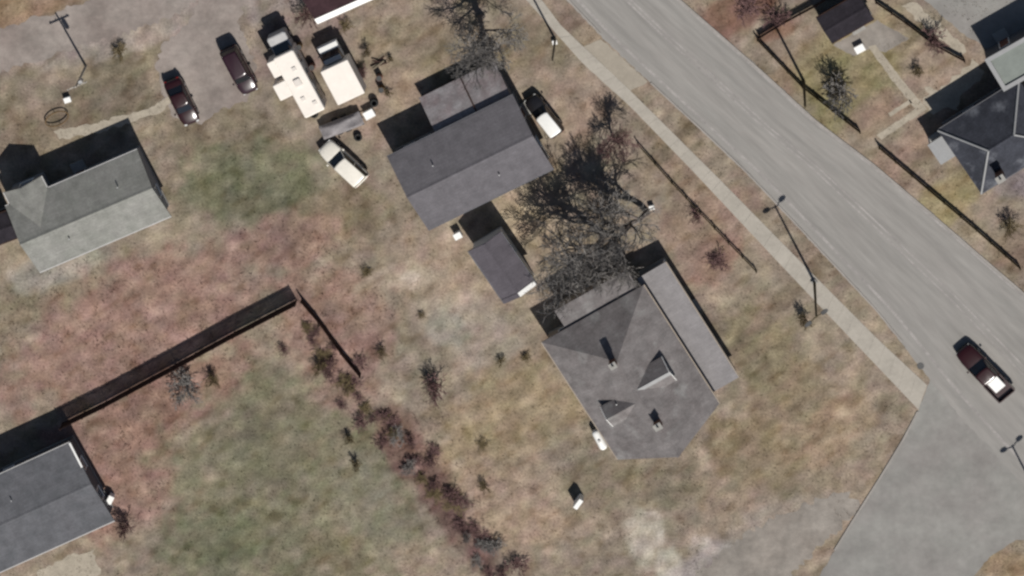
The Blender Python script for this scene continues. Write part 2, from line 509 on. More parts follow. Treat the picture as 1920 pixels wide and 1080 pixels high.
def road():
    n, m, z = 260, 9, 0.014
    le, re = resample(left_edge, n, z), resample(right_edge, n, z)
    rr = random.Random(3)
    mb = MB()
    uv = []
    for i in range(n):
        for j in range(m):
            t = j / (m - 1)
            p = le[i].lerp(re[i], t)
            if j in (0, m - 1):
                p = p + (re[i] - le[i]).normalized() * rr.uniform(-0.09, 0.09)
            mb.v.append((p.x, p.y, z))
            uv.append((t * 9.0 / 9.0, i * 0.45))
    for i in range(n - 1):
        for j in range(m - 1):
            a = i * m + j
            mb.f.append((a, a + m, a + m + 1, a + 1))
    o = mb.build('road', 'asphalt', fix=False)
    if o.data.polygons[0].normal.z < 0:
        o.data.flip_normals()
    ul = o.data.uv_layers.new(name='UVMap')
    for lp in o.data.loops:
        ul.data[lp.index].uv = uv[lp.vertex_index]
    tag(o, kind='structure')
    # worn paint: a centre line and two edge lines, each a thin sheet, part of the road
    for t, w, gap in ((0.52, 0.22, 0), (0.565, 0.22, 0), (0.10, 0.30, 0), (0.965, 0.26, 0)):
        lb = MB()
        for i in range(n - 1):
            for e in (0, 1):
                k = i + e
                d = (re[k] - le[k])
                u = d.normalized()
                c = le[k] + d * t
                lb.v += [(c.x - u.x * w / 2, c.y - u.y * w / 2, 0.019), (c.x + u.x * w / 2, c.y + u.y * w / 2, 0.019)]
            q = len(lb.v) - 4
            lb.f.append((q, q + 1, q + 3, q + 2))
        b = lb.build('lane_line', 'line', o, fix=False)
        if b.data.polygons[0].normal.z < 0:
            b.data.flip_normals()
    return o

road()
surface('side_street', [(1722, 768), (1744, 712), (1800, 772), (2000, 985), (1990, 1010), (1905, 1012), (1855, 1045), (1800, 1110),
                        (1700, 1250), (1420, 1250), (1535, 1082), (1600, 975), (1655, 888), (1695, 822)], 0.009, 'side_asphalt', 0.06, 1)
surface('gravel_track', [(-40, 66), (60, 36), (140, 10), (200, -20), (300, -60), (440, -80), (400, -20), (330, 28), (240, 62), (150, 88),
                         (60, 116), (-40, 150)], 0.005, 'gravel', 0.3, 2)
surface('gravel_drive', [(400, -40), (470, -40), (446, 50), (478, 120), (468, 185), (415, 205), (378, 232), (338, 228), (306, 190), (292, 130),
                         (300, 90), (350, 50)], 0.006, 'gravel', 0.3, 22)
surface('driveway_apron', [(1092, 88), (1128, 73), (1215, 154), (1180, 172), (1225, 228), (1180, 198), (1090, 116)], 0.010, 'apron', 0.08, 3)
surface('dirt_track', [(1612, 945), (1575, 990), (1510, 1052), (1440, 1130), (1330, 1130), (1300, 1075), (1345, 1045), (1400, 1000), (1470, 962), (1530, 938), (1585, 920)],
        0.0045, 'grey_gravel', 0.35, 5)
surface('garden_path', [(1628, 88), (1642, 84), (1690, 148), (1738, 205), (1728, 212), (1652, 262), (1644, 254), (1716, 204), (1672, 150)],
        0.006, 'path', 0.05, 6)
surface('garden_path', [(1665, 212), (1706, 186), (1711, 193), (1670, 219)], 0.006, 'path', 0.05, 7)
surface('concrete_pad', [(1562, 84), (1645, 38), (1705, 72), (1660, 98), (1630, 92), (1600, 105)], 0.0025, 'grey_gravel', 0.06, 8)
surface('parking_pad', [(1690, -60), (1735, 0), (1800, 60), (1860, 95), (1990, 95), (1990, -60)], 0.006, 'side_asphalt', 0.1, 9)
surface('dirt_path', [(1690, 12), (1712, 2), (1806, 84), (1812, 100), (1790, 100)], 0.008, 'path', 0.2, 10)
surface('garden_path', [(100, 246), (190, 228), (290, 198), (318, 180), (324, 190), (296, 212), (262, 224), (180, 250), (110, 262)],
        0.008, 'path', 0.15, 11)
surface('patio', [(1800, 180), (1795, 210), (1770, 200), (1750, 215), (1728, 192), (1740, 178), (1735, 160), (1760, 170), (1780, 150), (1812, 128),
                  (1825, 108), (1848, 140)], 0.0025, 'path', 0.2, 12)
surface('patio', [(120, 1045), (175, 1030), (190, 1080), (90, 1110), (70, 1075)], 0.006, 'path', 0.25, 13)

def kerb(pts, side):
    w = resample(pts, 60, 0.0)
    mb = MB()
    for a, b in zip(w, w[1:]):
        n = Vector((-(b - a).y, (b - a).x, 0)).normalized() * side * .16
        mb.hexa([(p.x, p.y, z) for z in (0.0, .09) for p in (a, b, b + n, a + n)])
    return tag(mb.build('kerb', 'kerb'), kind='structure')
kerb([(962, -110), (1062, -2), (1124, 64)], 1)
kerb([(1219, 156), (1310, 240), (1400, 325), (1500, 430), (1570, 505), (1640, 580), (1690, 641)], 1)
kerb(right_edge[1:9] + [(1990, 610)], -1)
kerb([(1722, 772), (1695, 824), (1655, 890), (1600, 977), (1566, 1032)], -1)
mh = MB()
p = P(1726, 686)
mh.tube((p.x, p.y, .0), (p.x, p.y, .028), .34, .34, 20)
tag(mh.build('manhole_cover', 'dark_metal'), 'dark round manhole cover near the end of the sidewalk', 'manhole cover')

# sidewalk: separate slabs with open joints
sl = [(930, -60), (987, 0), (1090, 116), (1182, 200), (1300, 322), (1450, 482), (1600, 640), (1722, 768)]
sr = [(960, -60), (1016, 0), (1052, 48), (1182, 170), (1345, 332), (1530, 520), (1650, 640), (1738, 722)]
NS = 40
SL, SR = resample(sl, NS + 1, 0.05), resample(sr, NS + 1, 0.05)
walk = MB().sheet([P(x, y) for x, y in sl] + [P(x, y) for x, y in reversed(sr)], 0.011).build('sidewalk', 'concrete', fix=False)
if walk.data.polygons[0].normal.z < 0:
    walk.data.flip_normals()
tag(walk, kind='structure')
rr = random.Random(5)
for i in range(NS):
    a, b, c, d = SL[i], SR[i], SR[i + 1], SL[i + 1]
    g = 0.006 / max(0.1, (d - a).length)
    a, d = a.lerp(d, g), d.lerp(a, g)
    b, c = b.lerp(c, g), c.lerp(b, g)
    h = 0.035 + rr.uniform(-0.008, 0.008)
    q = [(p.x, p.y) for p in (a, b, c, d)]
    MB().hexa([(x, y, 0.012) for x, y in q] + [(x, y, h + rr.uniform(-.004, .004)) for x, y in q]).build('slab', 'concrete', walk)

# ------------------------------------------------------------------ buildings
def window(root, side, u, z0, w, h, hx, hy, frame_mat='white', parent_name='window'):
    """a window on one of the four walls: side n/s (y) or e/w (x); hx, hy = wall outer half sizes"""
    def bx(mb, u0, u1, za, zb, d0, d1):
        if side == 's':
            mb.box(u0, u1, -hy - d1, -hy - d0, za, zb)
        elif side == 'n':
            mb.box(u0, u1, hy + d0, hy + d1, za, zb)
        elif side == 'e':
            mb.box(hx + d0, hx + d1, u0, u1, za, zb)
        else:
            mb.box(-hx - d1, -hx - d0, u0, u1, za, zb)
    t = 0.07
    fr = MB()
    bx(fr, u - w / 2, u - w / 2 + t, z0, z0 + h, 0, .05)
    bx(fr, u + w / 2 - t, u + w / 2, z0, z0 + h, 0, .05)
    bx(fr, u - w / 2 + t, u + w / 2 - t, z0, z0 + t, 0, .05)
    bx(fr, u - w / 2 + t, u + w / 2 - t, z0 + h - t, z0 + h, 0, .05)
    bx(fr, u - w / 2 + t, u + w / 2 - t, z0 + h / 2 - .025, z0 + h / 2 + .025, 0.012, .045)
    o = fr.build('window', frame_mat, root)
    for za, zb in ((z0 + t, z0 + h / 2 - .025), (z0 + h / 2 + .025, z0 + h - t)):
        pn = MB()
        bx(pn, u - w / 2 + t, u + w / 2 - t, za, zb, 0.002, .012)
        pn.build('pane', 'glass', o)
    s = MB()
    bx(s, u - w / 2 - .05, u + w / 2 + .05, z0 - .06, z0, 0, .1)
    s.build('sill', frame_mat, o)

def doorway(root, side, u, w, h, hx, hy, z0=0.3):
    def bx(mb, u0, u1, za, zb, d0, d1):
        if side == 's':
            mb.box(u0, u1, -hy - d1, -hy - d0, za, zb)
        elif side == 'n':
            mb.box(u0, u1, hy + d0, hy + d1, za, zb)
        elif side == 'e':
            mb.box(hx + d0, hx + d1, u0, u1, za, zb)
        else:
            mb.box(-hx - d1, -hx - d0, u0, u1, za, zb)
    a = MB(); bx(a, u - w / 2, u + w / 2, z0, z0 + h, 0, .04)
    d = a.build('door', 'door', root)
    a = MB()
    bx(a, u - w / 2 - .08, u - w / 2, z0, z0 + h + .08, 0, .06)
    bx(a, u + w / 2, u + w / 2 + .08, z0, z0 + h + .08, 0, .06)
    bx(a, u - w / 2, u + w / 2, z0 + h, z0 + h + .08, 0, .06)
    a.build('door_frame', 'white', d)
    a = MB(); bx(a, u + w / 2 - .14, u + w / 2 - .08, z0 + .95, z0 + 1.02, .04, .1)
    a.build('handle', 'metal', d)
    a = MB(); bx(a, u - w / 2 - .2, u + w / 2 + .2, 0.0, z0 - .02, .07, 1.0)
    a.build('door_step', 'block', root)

def walls(root, L, W, o, eave, rise, ridge, mat, hip=0.0, hip1=0.0):
    """four wall parts under a gable (ridge along x or y), hip or flat roof"""
    hx, hy, t, u = L / 2 - o, W / 2 - o, 0.16, 0.17
    if ridge == 'x':
        top_s = eave - u + (rise * o / (W / 2) if not hip else 0)
        apex = eave - u + rise
        for s in (-1, 1):
            MB().box(-hx, hx, min(s * hy, s * (hy - t)), max(s * hy, s * (hy - t)), 0, top_s).build('wall', mat, root)
            x0, x1 = sorted((s * hx - s * 0.004, s * (hx - t)))
            pr = [(-hy + t, 0), (hy - t, 0), (hy - t, top_s), (0, top_s if hip else apex - 0.02), (-hy + t, top_s)]
            MB().loft([[(x0, y, z) for y, z in pr], [(x1, y, z) for y, z in pr]]).build('wall', mat, root)
    else:
        top_s = eave - u + rise * o / (L / 2)
        apex = eave - u + rise
        for s in (-1, 1):
            MB().box(min(s * hx, s * (hx - t)), max(s * hx, s * (hx - t)), -hy, hy, 0, top_s).build('wall', mat, root)
            y0, y1 = sorted((s * hy - s * 0.004, s * (hy - t)))
            pr = [(-hx + t, 0), (hx - t, 0), (hx - t, top_s), (0, top_s if hip1 and s > 0 else apex - 0.02), (-hx + t, top_s)]
            MB().loft([[(x, y0, z) for x, z in pr], [(x, y1, z) for x, z in pr]]).build('wall', mat, root)
    MB().box(-hx - .04, hx + .04, -hy - .04, hy + .04, 0, .22).build('foundation', 'block', root)
    return hx, hy

def gable_roof(root, L, W, eave, rise, mat, ridge='x', hip=0.0, x0=None, x1=None, y0=None, y1=None, name='roof', cap='trim', th=0.16,
               prow=0.0, hip1=0.0, prow0=0.0):
    """solid gable or hip roof; ridge along x; returns the roof part"""
    x0 = -L / 2 if x0 is None else x0
    x1 = L / 2 if x1 is None else x1
    y0 = -W / 2 if y0 is None else y0
    y1 = W / 2 if y1 is None else y1
    sw = (lambda p: p) if ridge == 'x' else (lambda p: (p[1], p[0], p[2]))
    if ridge == 'y':
        x0, x1, y0, y1 = y0, y1, x0, x1
    ym = (y0 + y1) / 2
    a0, a1 = x0 + hip - prow0, x1 - (hip1 or hip) + prow
    top = [(x0, y0, eave), (x1, y0, eave), (x1, y1, eave), (x0, y1, eave), (a0, ym, eave + rise), (a1, ym, eave + rise)]
    bot = [(p[0], p[1], p[2] - th) for p in top]
    v = [sw(p) for p in top + bot]
    f = [(0, 1, 5, 4), (2, 3, 4, 5), (7, 6, 10, 11), (9, 8, 11, 10), (0, 6, 7, 1), (2, 8, 9, 3)]
    if hip1:
        f += [(1, 2, 5), (8, 7, 11), (1, 7, 8, 2), (3, 9, 10, 4), (4, 10, 6, 0)]
    elif hip:
        f += [(1, 2, 5), (3, 0, 4), (8, 7, 11), (6, 9, 10), (1, 7, 8, 2), (3, 9, 6, 0)]
    else:
        f += [(1, 7, 11, 5), (5, 11, 8, 2), (3, 9, 10, 4), (4, 10, 6, 0)]
    roof = MB().add(v, f).build(name, mat, root)
    rc = MB()
    s = rise / ((y1 - y0) / 2)
    w = 0.17
    rc.add([sw(p) for p in [(a0, ym - w, eave + rise - w * s + .012), (a0, ym, eave + rise + .035), (a0, ym + w, eave + rise - w * s + .012),
                            (a1, ym - w, eave + rise - w * s + .012), (a1, ym, eave + rise + .035), (a1, ym + w, eave + rise - w * s + .012)]],
           [(0, 1, 4, 3), (1, 2, 5, 4)])
    rc.build('ridge_cap', mat, roof)
    for yy, sg in ((y0, -1), (y1, 1)):                       # gutters
        g = MB()
        q0, q1 = sorted((yy + sg * .004, yy + sg * .10))
        lo, hi = (x0, x1)
        pts = [(lo, q0, eave - .15), (hi, q0, eave - .15), (hi, q1, eave - .15), (lo, q1, eave - .15),
               (lo, q0, eave - .03), (hi, q0, eave - .03), (hi, q1, eave - .03), (lo, q1, eave - .03)]
        g.hexa([sw(p) for p in pts]).build('gutter', cap, roof)
    return roof

def chimney(roof, x, y, zb, zt, w=.7, d=.55, pots=1):
    c = MB().box(x - w / 2, x + w / 2, y - d / 2, y + d / 2, zb, zt)
    o = c.build('chimney', 'brickwork', roof)
    k = MB().box(x - w / 2 - .07, x + w / 2 + .07, y - d / 2 - .07, y + d / 2 + .07, zt, zt + .1)
    for i in range(pots):
        k.tube((x + (i - (pots - 1) / 2) * .3, y, zt + .1), (x + (i - (pots - 1) / 2) * .3, y, zt + .4), .11, .09, 10)
    k.build('chimney_cap', 'block', roof)

def vent(roof, x, y, z, r=.06, h=.4):
    MB().tube((x, y, z - .1), (x, y, z + h), r, r, 8).build('vent_pipe', 'metal', roof)

def zroof(W, eave, rise, y):
    return eave + rise * (1 - abs(y) / (W / 2))

# --- house with the pale roof at the left edge
loc, rz, L, W = frame([(64, 516), (312, 408), (266, 278), (20, 382)], 2.8)
A = thing('house', 'low house with pale grey gable roof and a cross wing, beside the gravel drive', 'house', loc, rz)
hx, hy = walls(A, L, W, .4, 2.8, 1.45, 'x', 'siding_grey')
ro = gable_roof(A, L, W, 2.8, 1.45, 'roof_a')
for u in (-3.6, 1.0, 3.8):
    window(A, 's', u, 1.0, 1.3, 1.2, hx, hy)
for u in (2.5, 4.4):
    window(A, 'n', u, 1.0, 1.2, 1.2, hx, hy)
window(A, 'e', -1.2, 1.0, 1.2, 1.2, hx, hy)
doorway(A, 'n', .4, .95, 2.05, hx, hy)
vent(ro, -2.5, -1.4, zroof(W, 2.8, 1.45, 1.4))
vent(ro, 3.9, 1.3, zroof(W, 2.8, 1.45, 1.3))
wx0, wx1, wy1 = -L / 2 + .5, -L / 2 + 4.4, W / 2 + 1.3            # cross wing towards the drive
g = gable_roof(A, 0, 0, 2.8, 1.15, 'roof_a', 'y', 0, wx0, wx1, .2, wy1, 'wing_roof')
wb = MB().box(wx0 + .35, wx1 - .35, hy + .003, wy1 - .35, 0, 2.7)
wm = (wx0 + wx1) / 2
wb.loft([[(x, y, z) for x, z in ((wx0 + .36, 2.7), (wx1 - .36, 2.7), (wm, 3.75))] for y in (wy1 - .52, wy1 - .35)])
wing = wb.build('wing_wall', 'siding_grey', A)
window(A, 'n', wm, 1.0, 1.4, 1.2, hx, wy1 - .35)

# --- large grey-roofed house in the middle of the top
loc, rz, L, W = frame([(812, 436), (1047, 303), (953, 192), (717, 290)], 2.9)
C = thing('house', 'large house with plain dark grey gable roof and a low lean-to behind, near the apron', 'house', loc, rz)
hx, hy = walls(C, L, W, .4, 2.9, 1.15, 'x', 'siding_dark')
ro = gable_roof(C, L, W, 2.9, 1.15, 'roof_c', cap='siding_dark')
for u in (-4.5, -1.8, 4.2):
    window(C, 's', u, 1.0, 1.3, 1.2, hx, hy)
for u in (-4.6, -2.9):
    window(C, 'n', u, 1.0, 1.1, 1.1, hx, hy)
window(C, 'e', -1.5, 1.0, 1.2, 1.2, hx, hy)
window(C, 'w', 1.0, 1.0, 1.2, 1.2, hx, hy)
doorway(C, 's', 1.4, .95, 2.05, hx, hy)
doorway(C, 'e', 1.6, .9, 2.05, hx, hy)
vent(ro, -3.0, 1.6, zroof(W, 2.9, 1.15, 1.6))
vent(ro, 2.0, -2.0, zroof(W, 2.9, 1.15, 2.0))
lx0, lx1, ly1 = -1.6, L / 2 - .3, W / 2 + 3.3
zt, zo = 2.6, 1.3
v = [(lx0, hy + .05, zt), (lx1, hy + .05, zt), (lx1, ly1, zo), (lx0, ly1, zo)]
lt = MB().hexa([(x, y, z - .12) for x, y, z in v] + v).build('lean_to_roof', 'roof_lean', C)
MB().hexa([(lx0 + 4.3, hy + .3, zt - .07), (lx0 + 4.42, hy + .3, zt - .07), (lx0 + 4.42, ly1 - .05, zo + .02), (lx0 + 4.3, ly1 - .05, zo + .02),
           (lx0 + 4.3, hy + .3, zt + .05), (lx0 + 4.42, hy + .3, zt + .05), (lx0 + 4.42, ly1 - .05, zo + .13), (lx0 + 4.3, ly1 - .05, zo + .13)]
          ).build('roof_batten', 'wood_dark', lt)
for xx in (lx0 + .15, lx0 + 2.2, lx0 + 4.4, lx1 - .3):
    MB().box(xx, xx + .12, ly1 - .3, ly1 - .18, 0, zo - .03).build('lean_to_post', 'wood_dark', C)
sw_ = [(hy + .01, 0), (ly1 - .32, 0), (ly1 - .32, zo - .05), (hy + .01, zt - .15)]
for xx in (lx0 + .3, lx1 - .2):
    MB().loft([[(xx, y, z) for y, z in sw_], [(xx + .06, y, z) for y, z in sw_]]).build('lean_to_side', 'siding_dark', C)

# --- small garage
loc, rz, L, W = frame([(950, 570), (1010, 527), (934, 441), (874, 470)], 2.7)
D = thing('garage', 'small garage with violet-grey roof and white south gable between two houses', 'garage', loc, rz)
hx, hy = walls(D, L, W, .25, 2.7, .75, 'y', 'siding_white')
ro = gable_roof(D, L, W, 2.7, .75, 'roof_d', 'y', cap='siding_dark')
for q in (-1, 1):
    zz = lambda x: 2.7 + .75 * (1 - abs(x) / (L / 2))
    xa, xb = (q * L / 2, q * .02)
    MB().hexa([(xa, -W / 2 - .03, zz(xa) - .1), (xb, -W / 2 - .03, zz(xb) - .1), (xb, -W / 2 + .42, zz(xb) + .012), (xa, -W / 2 + .42, zz(xa) + .012),
               (xa, -W / 2 - .03, zz(xa) + .05), (xb, -W / 2 - .03, zz(xb) + .05), (xb, -W / 2 + .42, zz(xb) + .05), (xa, -W / 2 + .42, zz(xa) + .05)]
              ).build('verge_trim', 'white' if q > 0 else 'roof_d', ro)
MB().box(-1.15, 1.15, -hy - .05, -hy - .001, .05, 2.15).build('garage_door', 'white', D)
window(D, 'e', .6, 1.1, .9, .9, hx, hy)
doorway(D, 'w', 1.0, .85, 2.0, hx, hy, .12)

# --- big house with porch and dormers
loc, rz, L, W = frame([(1174, 854), (1364, 748), (1191, 544), (1000, 650)], 3.0)
E = thing('house', 'biggest grey-roofed house with two dormers, two chimneys and a long porch facing the road', 'house', loc, rz)
RE = 2.3
hx, hy = walls(E, L, W, .4, 3.0, RE, 'y', 'siding_tan', hip1=4.5)
ro = gable_roof(E, L, W, 3.0, RE, 'roof_e', 'y', cap='siding_tan', hip1=4.5, prow0=1.9)
zx = lambda x: 3.0 + RE * (1 - abs(x) / (L / 2))
for u in (-4.5, -2.0, 1.5):
    window(E, 'w', u, 1.0, 1.2, 1.4, hx, hy)
for u in (-4.4, -1.2, 4.2):
    window(E, 'e', u, 1.0, 1.2, 1.4, hx, hy)
for u in (-3.4, 3.2):
    window(E, 's', u, 1.0, 1.3, 1.4, hx, hy)
    window(E, 'n', u, 1.0, 1.2, 1.3, hx, hy)
doorway(E, 'e', 1.6, 1.0, 2.1, hx, hy, .32)
chimney(ro, 0.1, -W / 2 + 2.0, 4.7, 6.2, .65, .55)
chimney(ro, -.35, W / 2 - 4.4, 4.7, 6.2, .6, .5)
vent(ro, -2.4, -1.5, zx(2.4))

def dormer(root, s, yc, half, xin, xout, zr, label):
    """gable dormer on the slope at side s; ridge runs out from the main roof"""
    zb = zx(xout) - .05
    ze = zb + .75
    dm = MB()
    fx0, fx1 = sorted((s * (xout - .1), s * (xout - .22)))
    pr = [(yc - half, zb), (yc + half, zb), (yc + half, ze), (yc, zr - .12), (yc - half, ze)]
    dm.loft([[(fx0, y, z) for y, z in pr], [(fx1, y, z) for y, z in pr]])
    for q in (-1, 1):                                        # cheeks
        y0, y1 = sorted((yc + q * (half - .002), yc + q * (half - .1)))
        xi = (ze - 3.0 - RE) / (-RE) * (L / 2)
        c = [(s * (xout - .23), zb), (s * (xout - .23), ze - .06), (s * xi, ze - .06)]
        dm.loft([[(x, y0, z) for x, z in c], [(x, y1, z) for x, z in c]])
    d = dm.build('dormer', 'siding_white', root)
    d['label'] = label
    ho = half + .22
    sl_ = (zr - ze) / half
    zl = zr - sl_ * ho
    xe = lambda z: (1 - (z - 3.0) / RE) * (L / 2) - .35      # where that height meets the main slope
    top = [(s * xout, yc - ho, zl), (s * xout, yc, zr), (s * xout, yc + ho, zl),
           (s * xe(zl), yc - ho, zl), (s * xe(zr), yc, zr), (s * xe(zl), yc + ho, zl)]
    v = top + [(x, y, z - .1) for x, y, z in top]
    f = [(0, 1, 4, 3), (1, 2, 5, 4), (6, 9, 10, 7), (7, 10, 11, 8), (0, 6, 7, 1), (1, 7, 8, 2), (0, 3, 9, 6), (2, 8, 11, 5), (3, 4, 10, 9), (4, 5, 11, 10)]
    MB().add(v, f).build('dormer_roof', 'roof_e', d)
    # white bargeboards on the front
    bb = MB()
    b0, b1 = sorted((s * (xout + .002), s * (xout + .05)))
    for q in (-1, 1):
        bb.hexa([(b0, yc + q * ho, zl - .16), (b1, yc + q * ho, zl - .16), (b1, yc, zr - .16), (b0, yc, zr - .16),
                 (b0, yc + q * ho, zl + .03), (b1, yc + q * ho, zl + .03), (b1, yc, zr + .03), (b0, yc, zr + .03)])
    bb.build('bargeboard', 'white', d)
    if s > 0:                                                # pale metal sheet; its tone paints in the sunny slope's brightness
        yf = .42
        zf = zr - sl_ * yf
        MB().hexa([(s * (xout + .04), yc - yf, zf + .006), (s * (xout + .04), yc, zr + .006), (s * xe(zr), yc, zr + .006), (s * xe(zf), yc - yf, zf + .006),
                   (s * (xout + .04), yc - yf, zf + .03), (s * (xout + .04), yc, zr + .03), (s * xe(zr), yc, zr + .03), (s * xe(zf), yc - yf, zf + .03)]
                  ).build('sunlit_sheet', 'parapet', d)
    wn_ = MB().box(*sorted((s * (xout - .09), s * (xout - .04))), yc - .4, yc + .4, zb + .25, zb + 1.05)
    wn_.build('window', 'white', d)
    MB().box(*sorted((s * (xout - .04), s * (xout - .03))), yc - .33, yc + .33, zb + .32, zb + .98).build('pane', 'glass', d)

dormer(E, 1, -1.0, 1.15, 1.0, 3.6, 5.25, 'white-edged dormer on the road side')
dormer(E, -1, -2.2, .95, 1.0, 3.9, 5.0, 'dormer on the garden side')
# porch along the road side
pz1, pz0 = 2.15, 1.95
py0, py1 = -W / 2 + 1.0, W / 2 + .6
px0, px1 = hx + .02, hx + 3.1
v = [(px0, py0, pz1), (px1, py0, pz0), (px1, py1, pz0), (px0, py1, pz1)]
pr_ = MB().hexa([(x, y, z - .14) for x, y, z in v] + v).build('porch_roof', 'roof_p', E)
MB().box(px1 + .003, px1 + .1, py0, py1, pz0 - .15, pz0 - .02).build('gutter', 'siding_tan', pr_)
MB().box(hx + .05, px1 - .2, py0 + .1, py1 - .1, 0, .3).build('porch_floor', 'wood_grey', E)
for i in range(6):
    yy = py0 + .2 + (py1 - py0 - .5) * i / 5
    MB().chbox(px1 - .36, px1 - .24, yy, yy + .12, .3, pz0 - .12, .02).build('porch_post', 'white', E)
    if i < 5:
        y2 = py0 + .2 + (py1 - py0 - .5) * (i + 1) / 5
        if i != 3:
            rl = MB().box(px1 - .33, px1 - .27, yy + .12, y2, 1.12, 1.18).box(px1 - .33, px1 - .27, yy + .12, y2, .42, .47)
            for k in range(9):
                yk = yy + .2 + (y2 - yy - .2) * k / 9
                rl.box(px1 - .315, px1 - .285, yk, yk + .03, .47, 1.12)
            rl.build('railing', 'white', E)
MB().box(px1 - .2, px1 + .2, 1.2, 2.4, 0, .16).build('porch_step', 'block', E)
# low annex, added so its sunlit roof hides black shadow on the garage side
ax0, ax1, ay1 = -L / 2 + 2.6, L / 2 - .6, W / 2 + 2.0
MB().box(ax0, ax1, W / 2 - .3, ay1, 2.6, 2.78).build('added_annex_roof', 'roof_e', E)
MB().box(ax0 + .25, ax1 - .25, hy + .01, ay1 - .25, 0, 2.595).build('added_annex_wall', 'siding_tan', E)

# --- house in the bottom left corner
loc, rz, L, W = frame([(-260, 1190), (206, 980), (140, 826), (-330, 1040)], 3.1)
H = thing('house', 'house with mottled blue-grey roof in the lower left corner, beside the long fence', 'house', loc, rz)
hx, hy = walls(H, L, W, .4, 3.1, .6, 'x', 'siding_dark')
ro = gable_roof(H, L, W, 3.1, .6, 'roof_h', cap='trim')
MB().hexa([(L / 2 - .16, W / 2 - 2.6, 3.1 + .6 * 2.6 / (W / 2) + .01), (L / 2 + .03, W / 2 - 2.6, 3.1 + .6 * 2.6 / (W / 2) + .01), (L / 2 + .03, W / 2, 3.11), (L / 2 - .16, W / 2, 3.11),
           (L / 2 - .16, W / 2 - 2.6, 3.1 + .6 * 2.6 / (W / 2) + .05), (L / 2 + .03, W / 2 - 2.6, 3.1 + .6 * 2.6 / (W / 2) + .05), (L / 2 + .03, W / 2, 3.15), (L / 2 - .16, W / 2, 3.15)]
          ).build('verge_trim', 'white', ro)
for u in (-2.0, 2.0, 6.5):
    window(H, 'n', u, 1.0, 1.2, 1.2, hx, hy)
window(H, 'e', 1.6, 1.0, 1.2, 1.2, hx, hy)
window(H, 'e', -1.8, 1.0, 1.2, 1.2, hx, hy)
vent(ro, 6.0, 1.8, zroof(W, 3.1, .6, 1.8))

# --- maroon-roofed house at the top edge
loc, rz, L, W = frame([(590, 46), (702, -4), (660, -110), (548, -60)], 2.6)
T = thing('house', 'dark maroon roofed house with white lower eave at the top edge', 'house', loc, rz)
hx, hy = walls(T, L, W, .3, 2.6, 1.1, 'x', 'siding_white')
ro = gable_roof(T, L, W, 2.6, 1.1, 'roof_t', cap='white')
s = 1.1 / (W / 2)
MB().hexa([(-L / 2, -W / 2 - .02, 2.605), (L / 2, -W / 2 - .02, 2.605), (L / 2, -W / 2 + .5, 2.605 + s * .52), (-L / 2, -W / 2 + .5, 2.605 + s * .52),
           (-L / 2, -W / 2 - .02, 2.64), (L / 2, -W / 2 - .02, 2.64), (L / 2, -W / 2 + .5, 2.64 + s * .52), (-L / 2, -W / 2 + .5, 2.64 + s * .52)]
          ).build('eave_flashing', 'white', ro)
window(T, 's', -1.2, .9, 1.0, 1.1, hx, hy)
window(T, 's', 1.4, .9, 1.0, 1.1, hx, hy)

# --- black-felted shed, right top
loc, rz, L, W = frame([(1566, 78), (1644, 32), (1604, -8), (1524, 38)], 1.7)
S = thing('shed', 'low shed with blackened felt roof beside a concrete pad', 'shed', loc, rz)
hx, hy = walls(S, L, W, .15, 1.7, .25, 'x', 'wood_dark')
ro = gable_roof(S, L, W, 1.7, .25, 'roof_f', cap='wood_dark')
doorway(S, 's', .3, .9, 1.3, hx, hy, .08)

loc, rz, L, W = frame([(-60, 480), (32, 446), (14, 396), (-80, 430)], 2.0)
S2 = thing('shed', 'small black-roofed shed at the left edge beside the pale-roofed house', 'shed', loc, rz)
hx, hy = walls(S2, L, W, .15, 2.0, .3, 'x', 'wood_dark')
ro = gable_roof(S2, L, W, 2.0, .3, 'roof_f', cap='wood_dark')
window(S2, 'n', 0, .9, .8, .7, hx, hy)

# --- dark slate house at the right edge, with flat-roofed wing and small porch
loc, rz, L, W = frame([(1850, 352), (2010, 262), (1892, 156), (1748, 256)], 2.7)
G = thing('house', 'house with dark slate hip roof cut off by the right edge', 'house', loc, rz)
hx, hy = walls(G, L, W, .4, 2.7, 1.7, 'x', 'siding_dark', hip=3.0)
ro = gable_roof(G, L, W, 2.7, 1.7, 'roof_g', hip=3.0, cap='siding_dark')
for hxs in (-1, 1):                                          # pale hip tiles
    for hys in (-1, 1):
        a = Vector((hxs * L / 2, hys * W / 2, 2.72)); b = Vector((hxs * (L / 2 - 3.0), 0, 4.42))
        MB().tube(a, b, .11, .11, 6).build('hip_cap', 'parapet', ro)
window(G, 'w', 1.5, 1.0, 1.2, 1.2, hx, hy)
window(G, 'w', -2.0, 1.0, 1.2, 1.2, hx, hy)
for u in (-2.5, 0.5):
    window(G, 's', u, 1.0, 1.2, 1.2, hx, hy)
window(G, 'n', -1.2, 1.0, 1.2, 1.2, hx, hy)
cp = Matrix.Translation(loc) @ Matrix.Rotation(rz, 4, 'Z')
cp = cp.inverted() @ P(1874, 326, 3.4)
chimney(ro, cp.x, cp.y, 2.9, 4.9)
MB().box(-hx - 2.0, -hx - .01, .6, 2.9, 2.2, 2.33).build('porch_roof', 'parapet', G)
for yy in (.7, 2.7):
    MB().box(-hx - 1.9, -hx - 1.78, yy, yy + .12, 0, 2.195).build('porch_post', 'white', G)
MB().box(-hx - 1.9, -hx - .05, .65, 2.85, 0, .2).build('porch_floor', 'block', G)

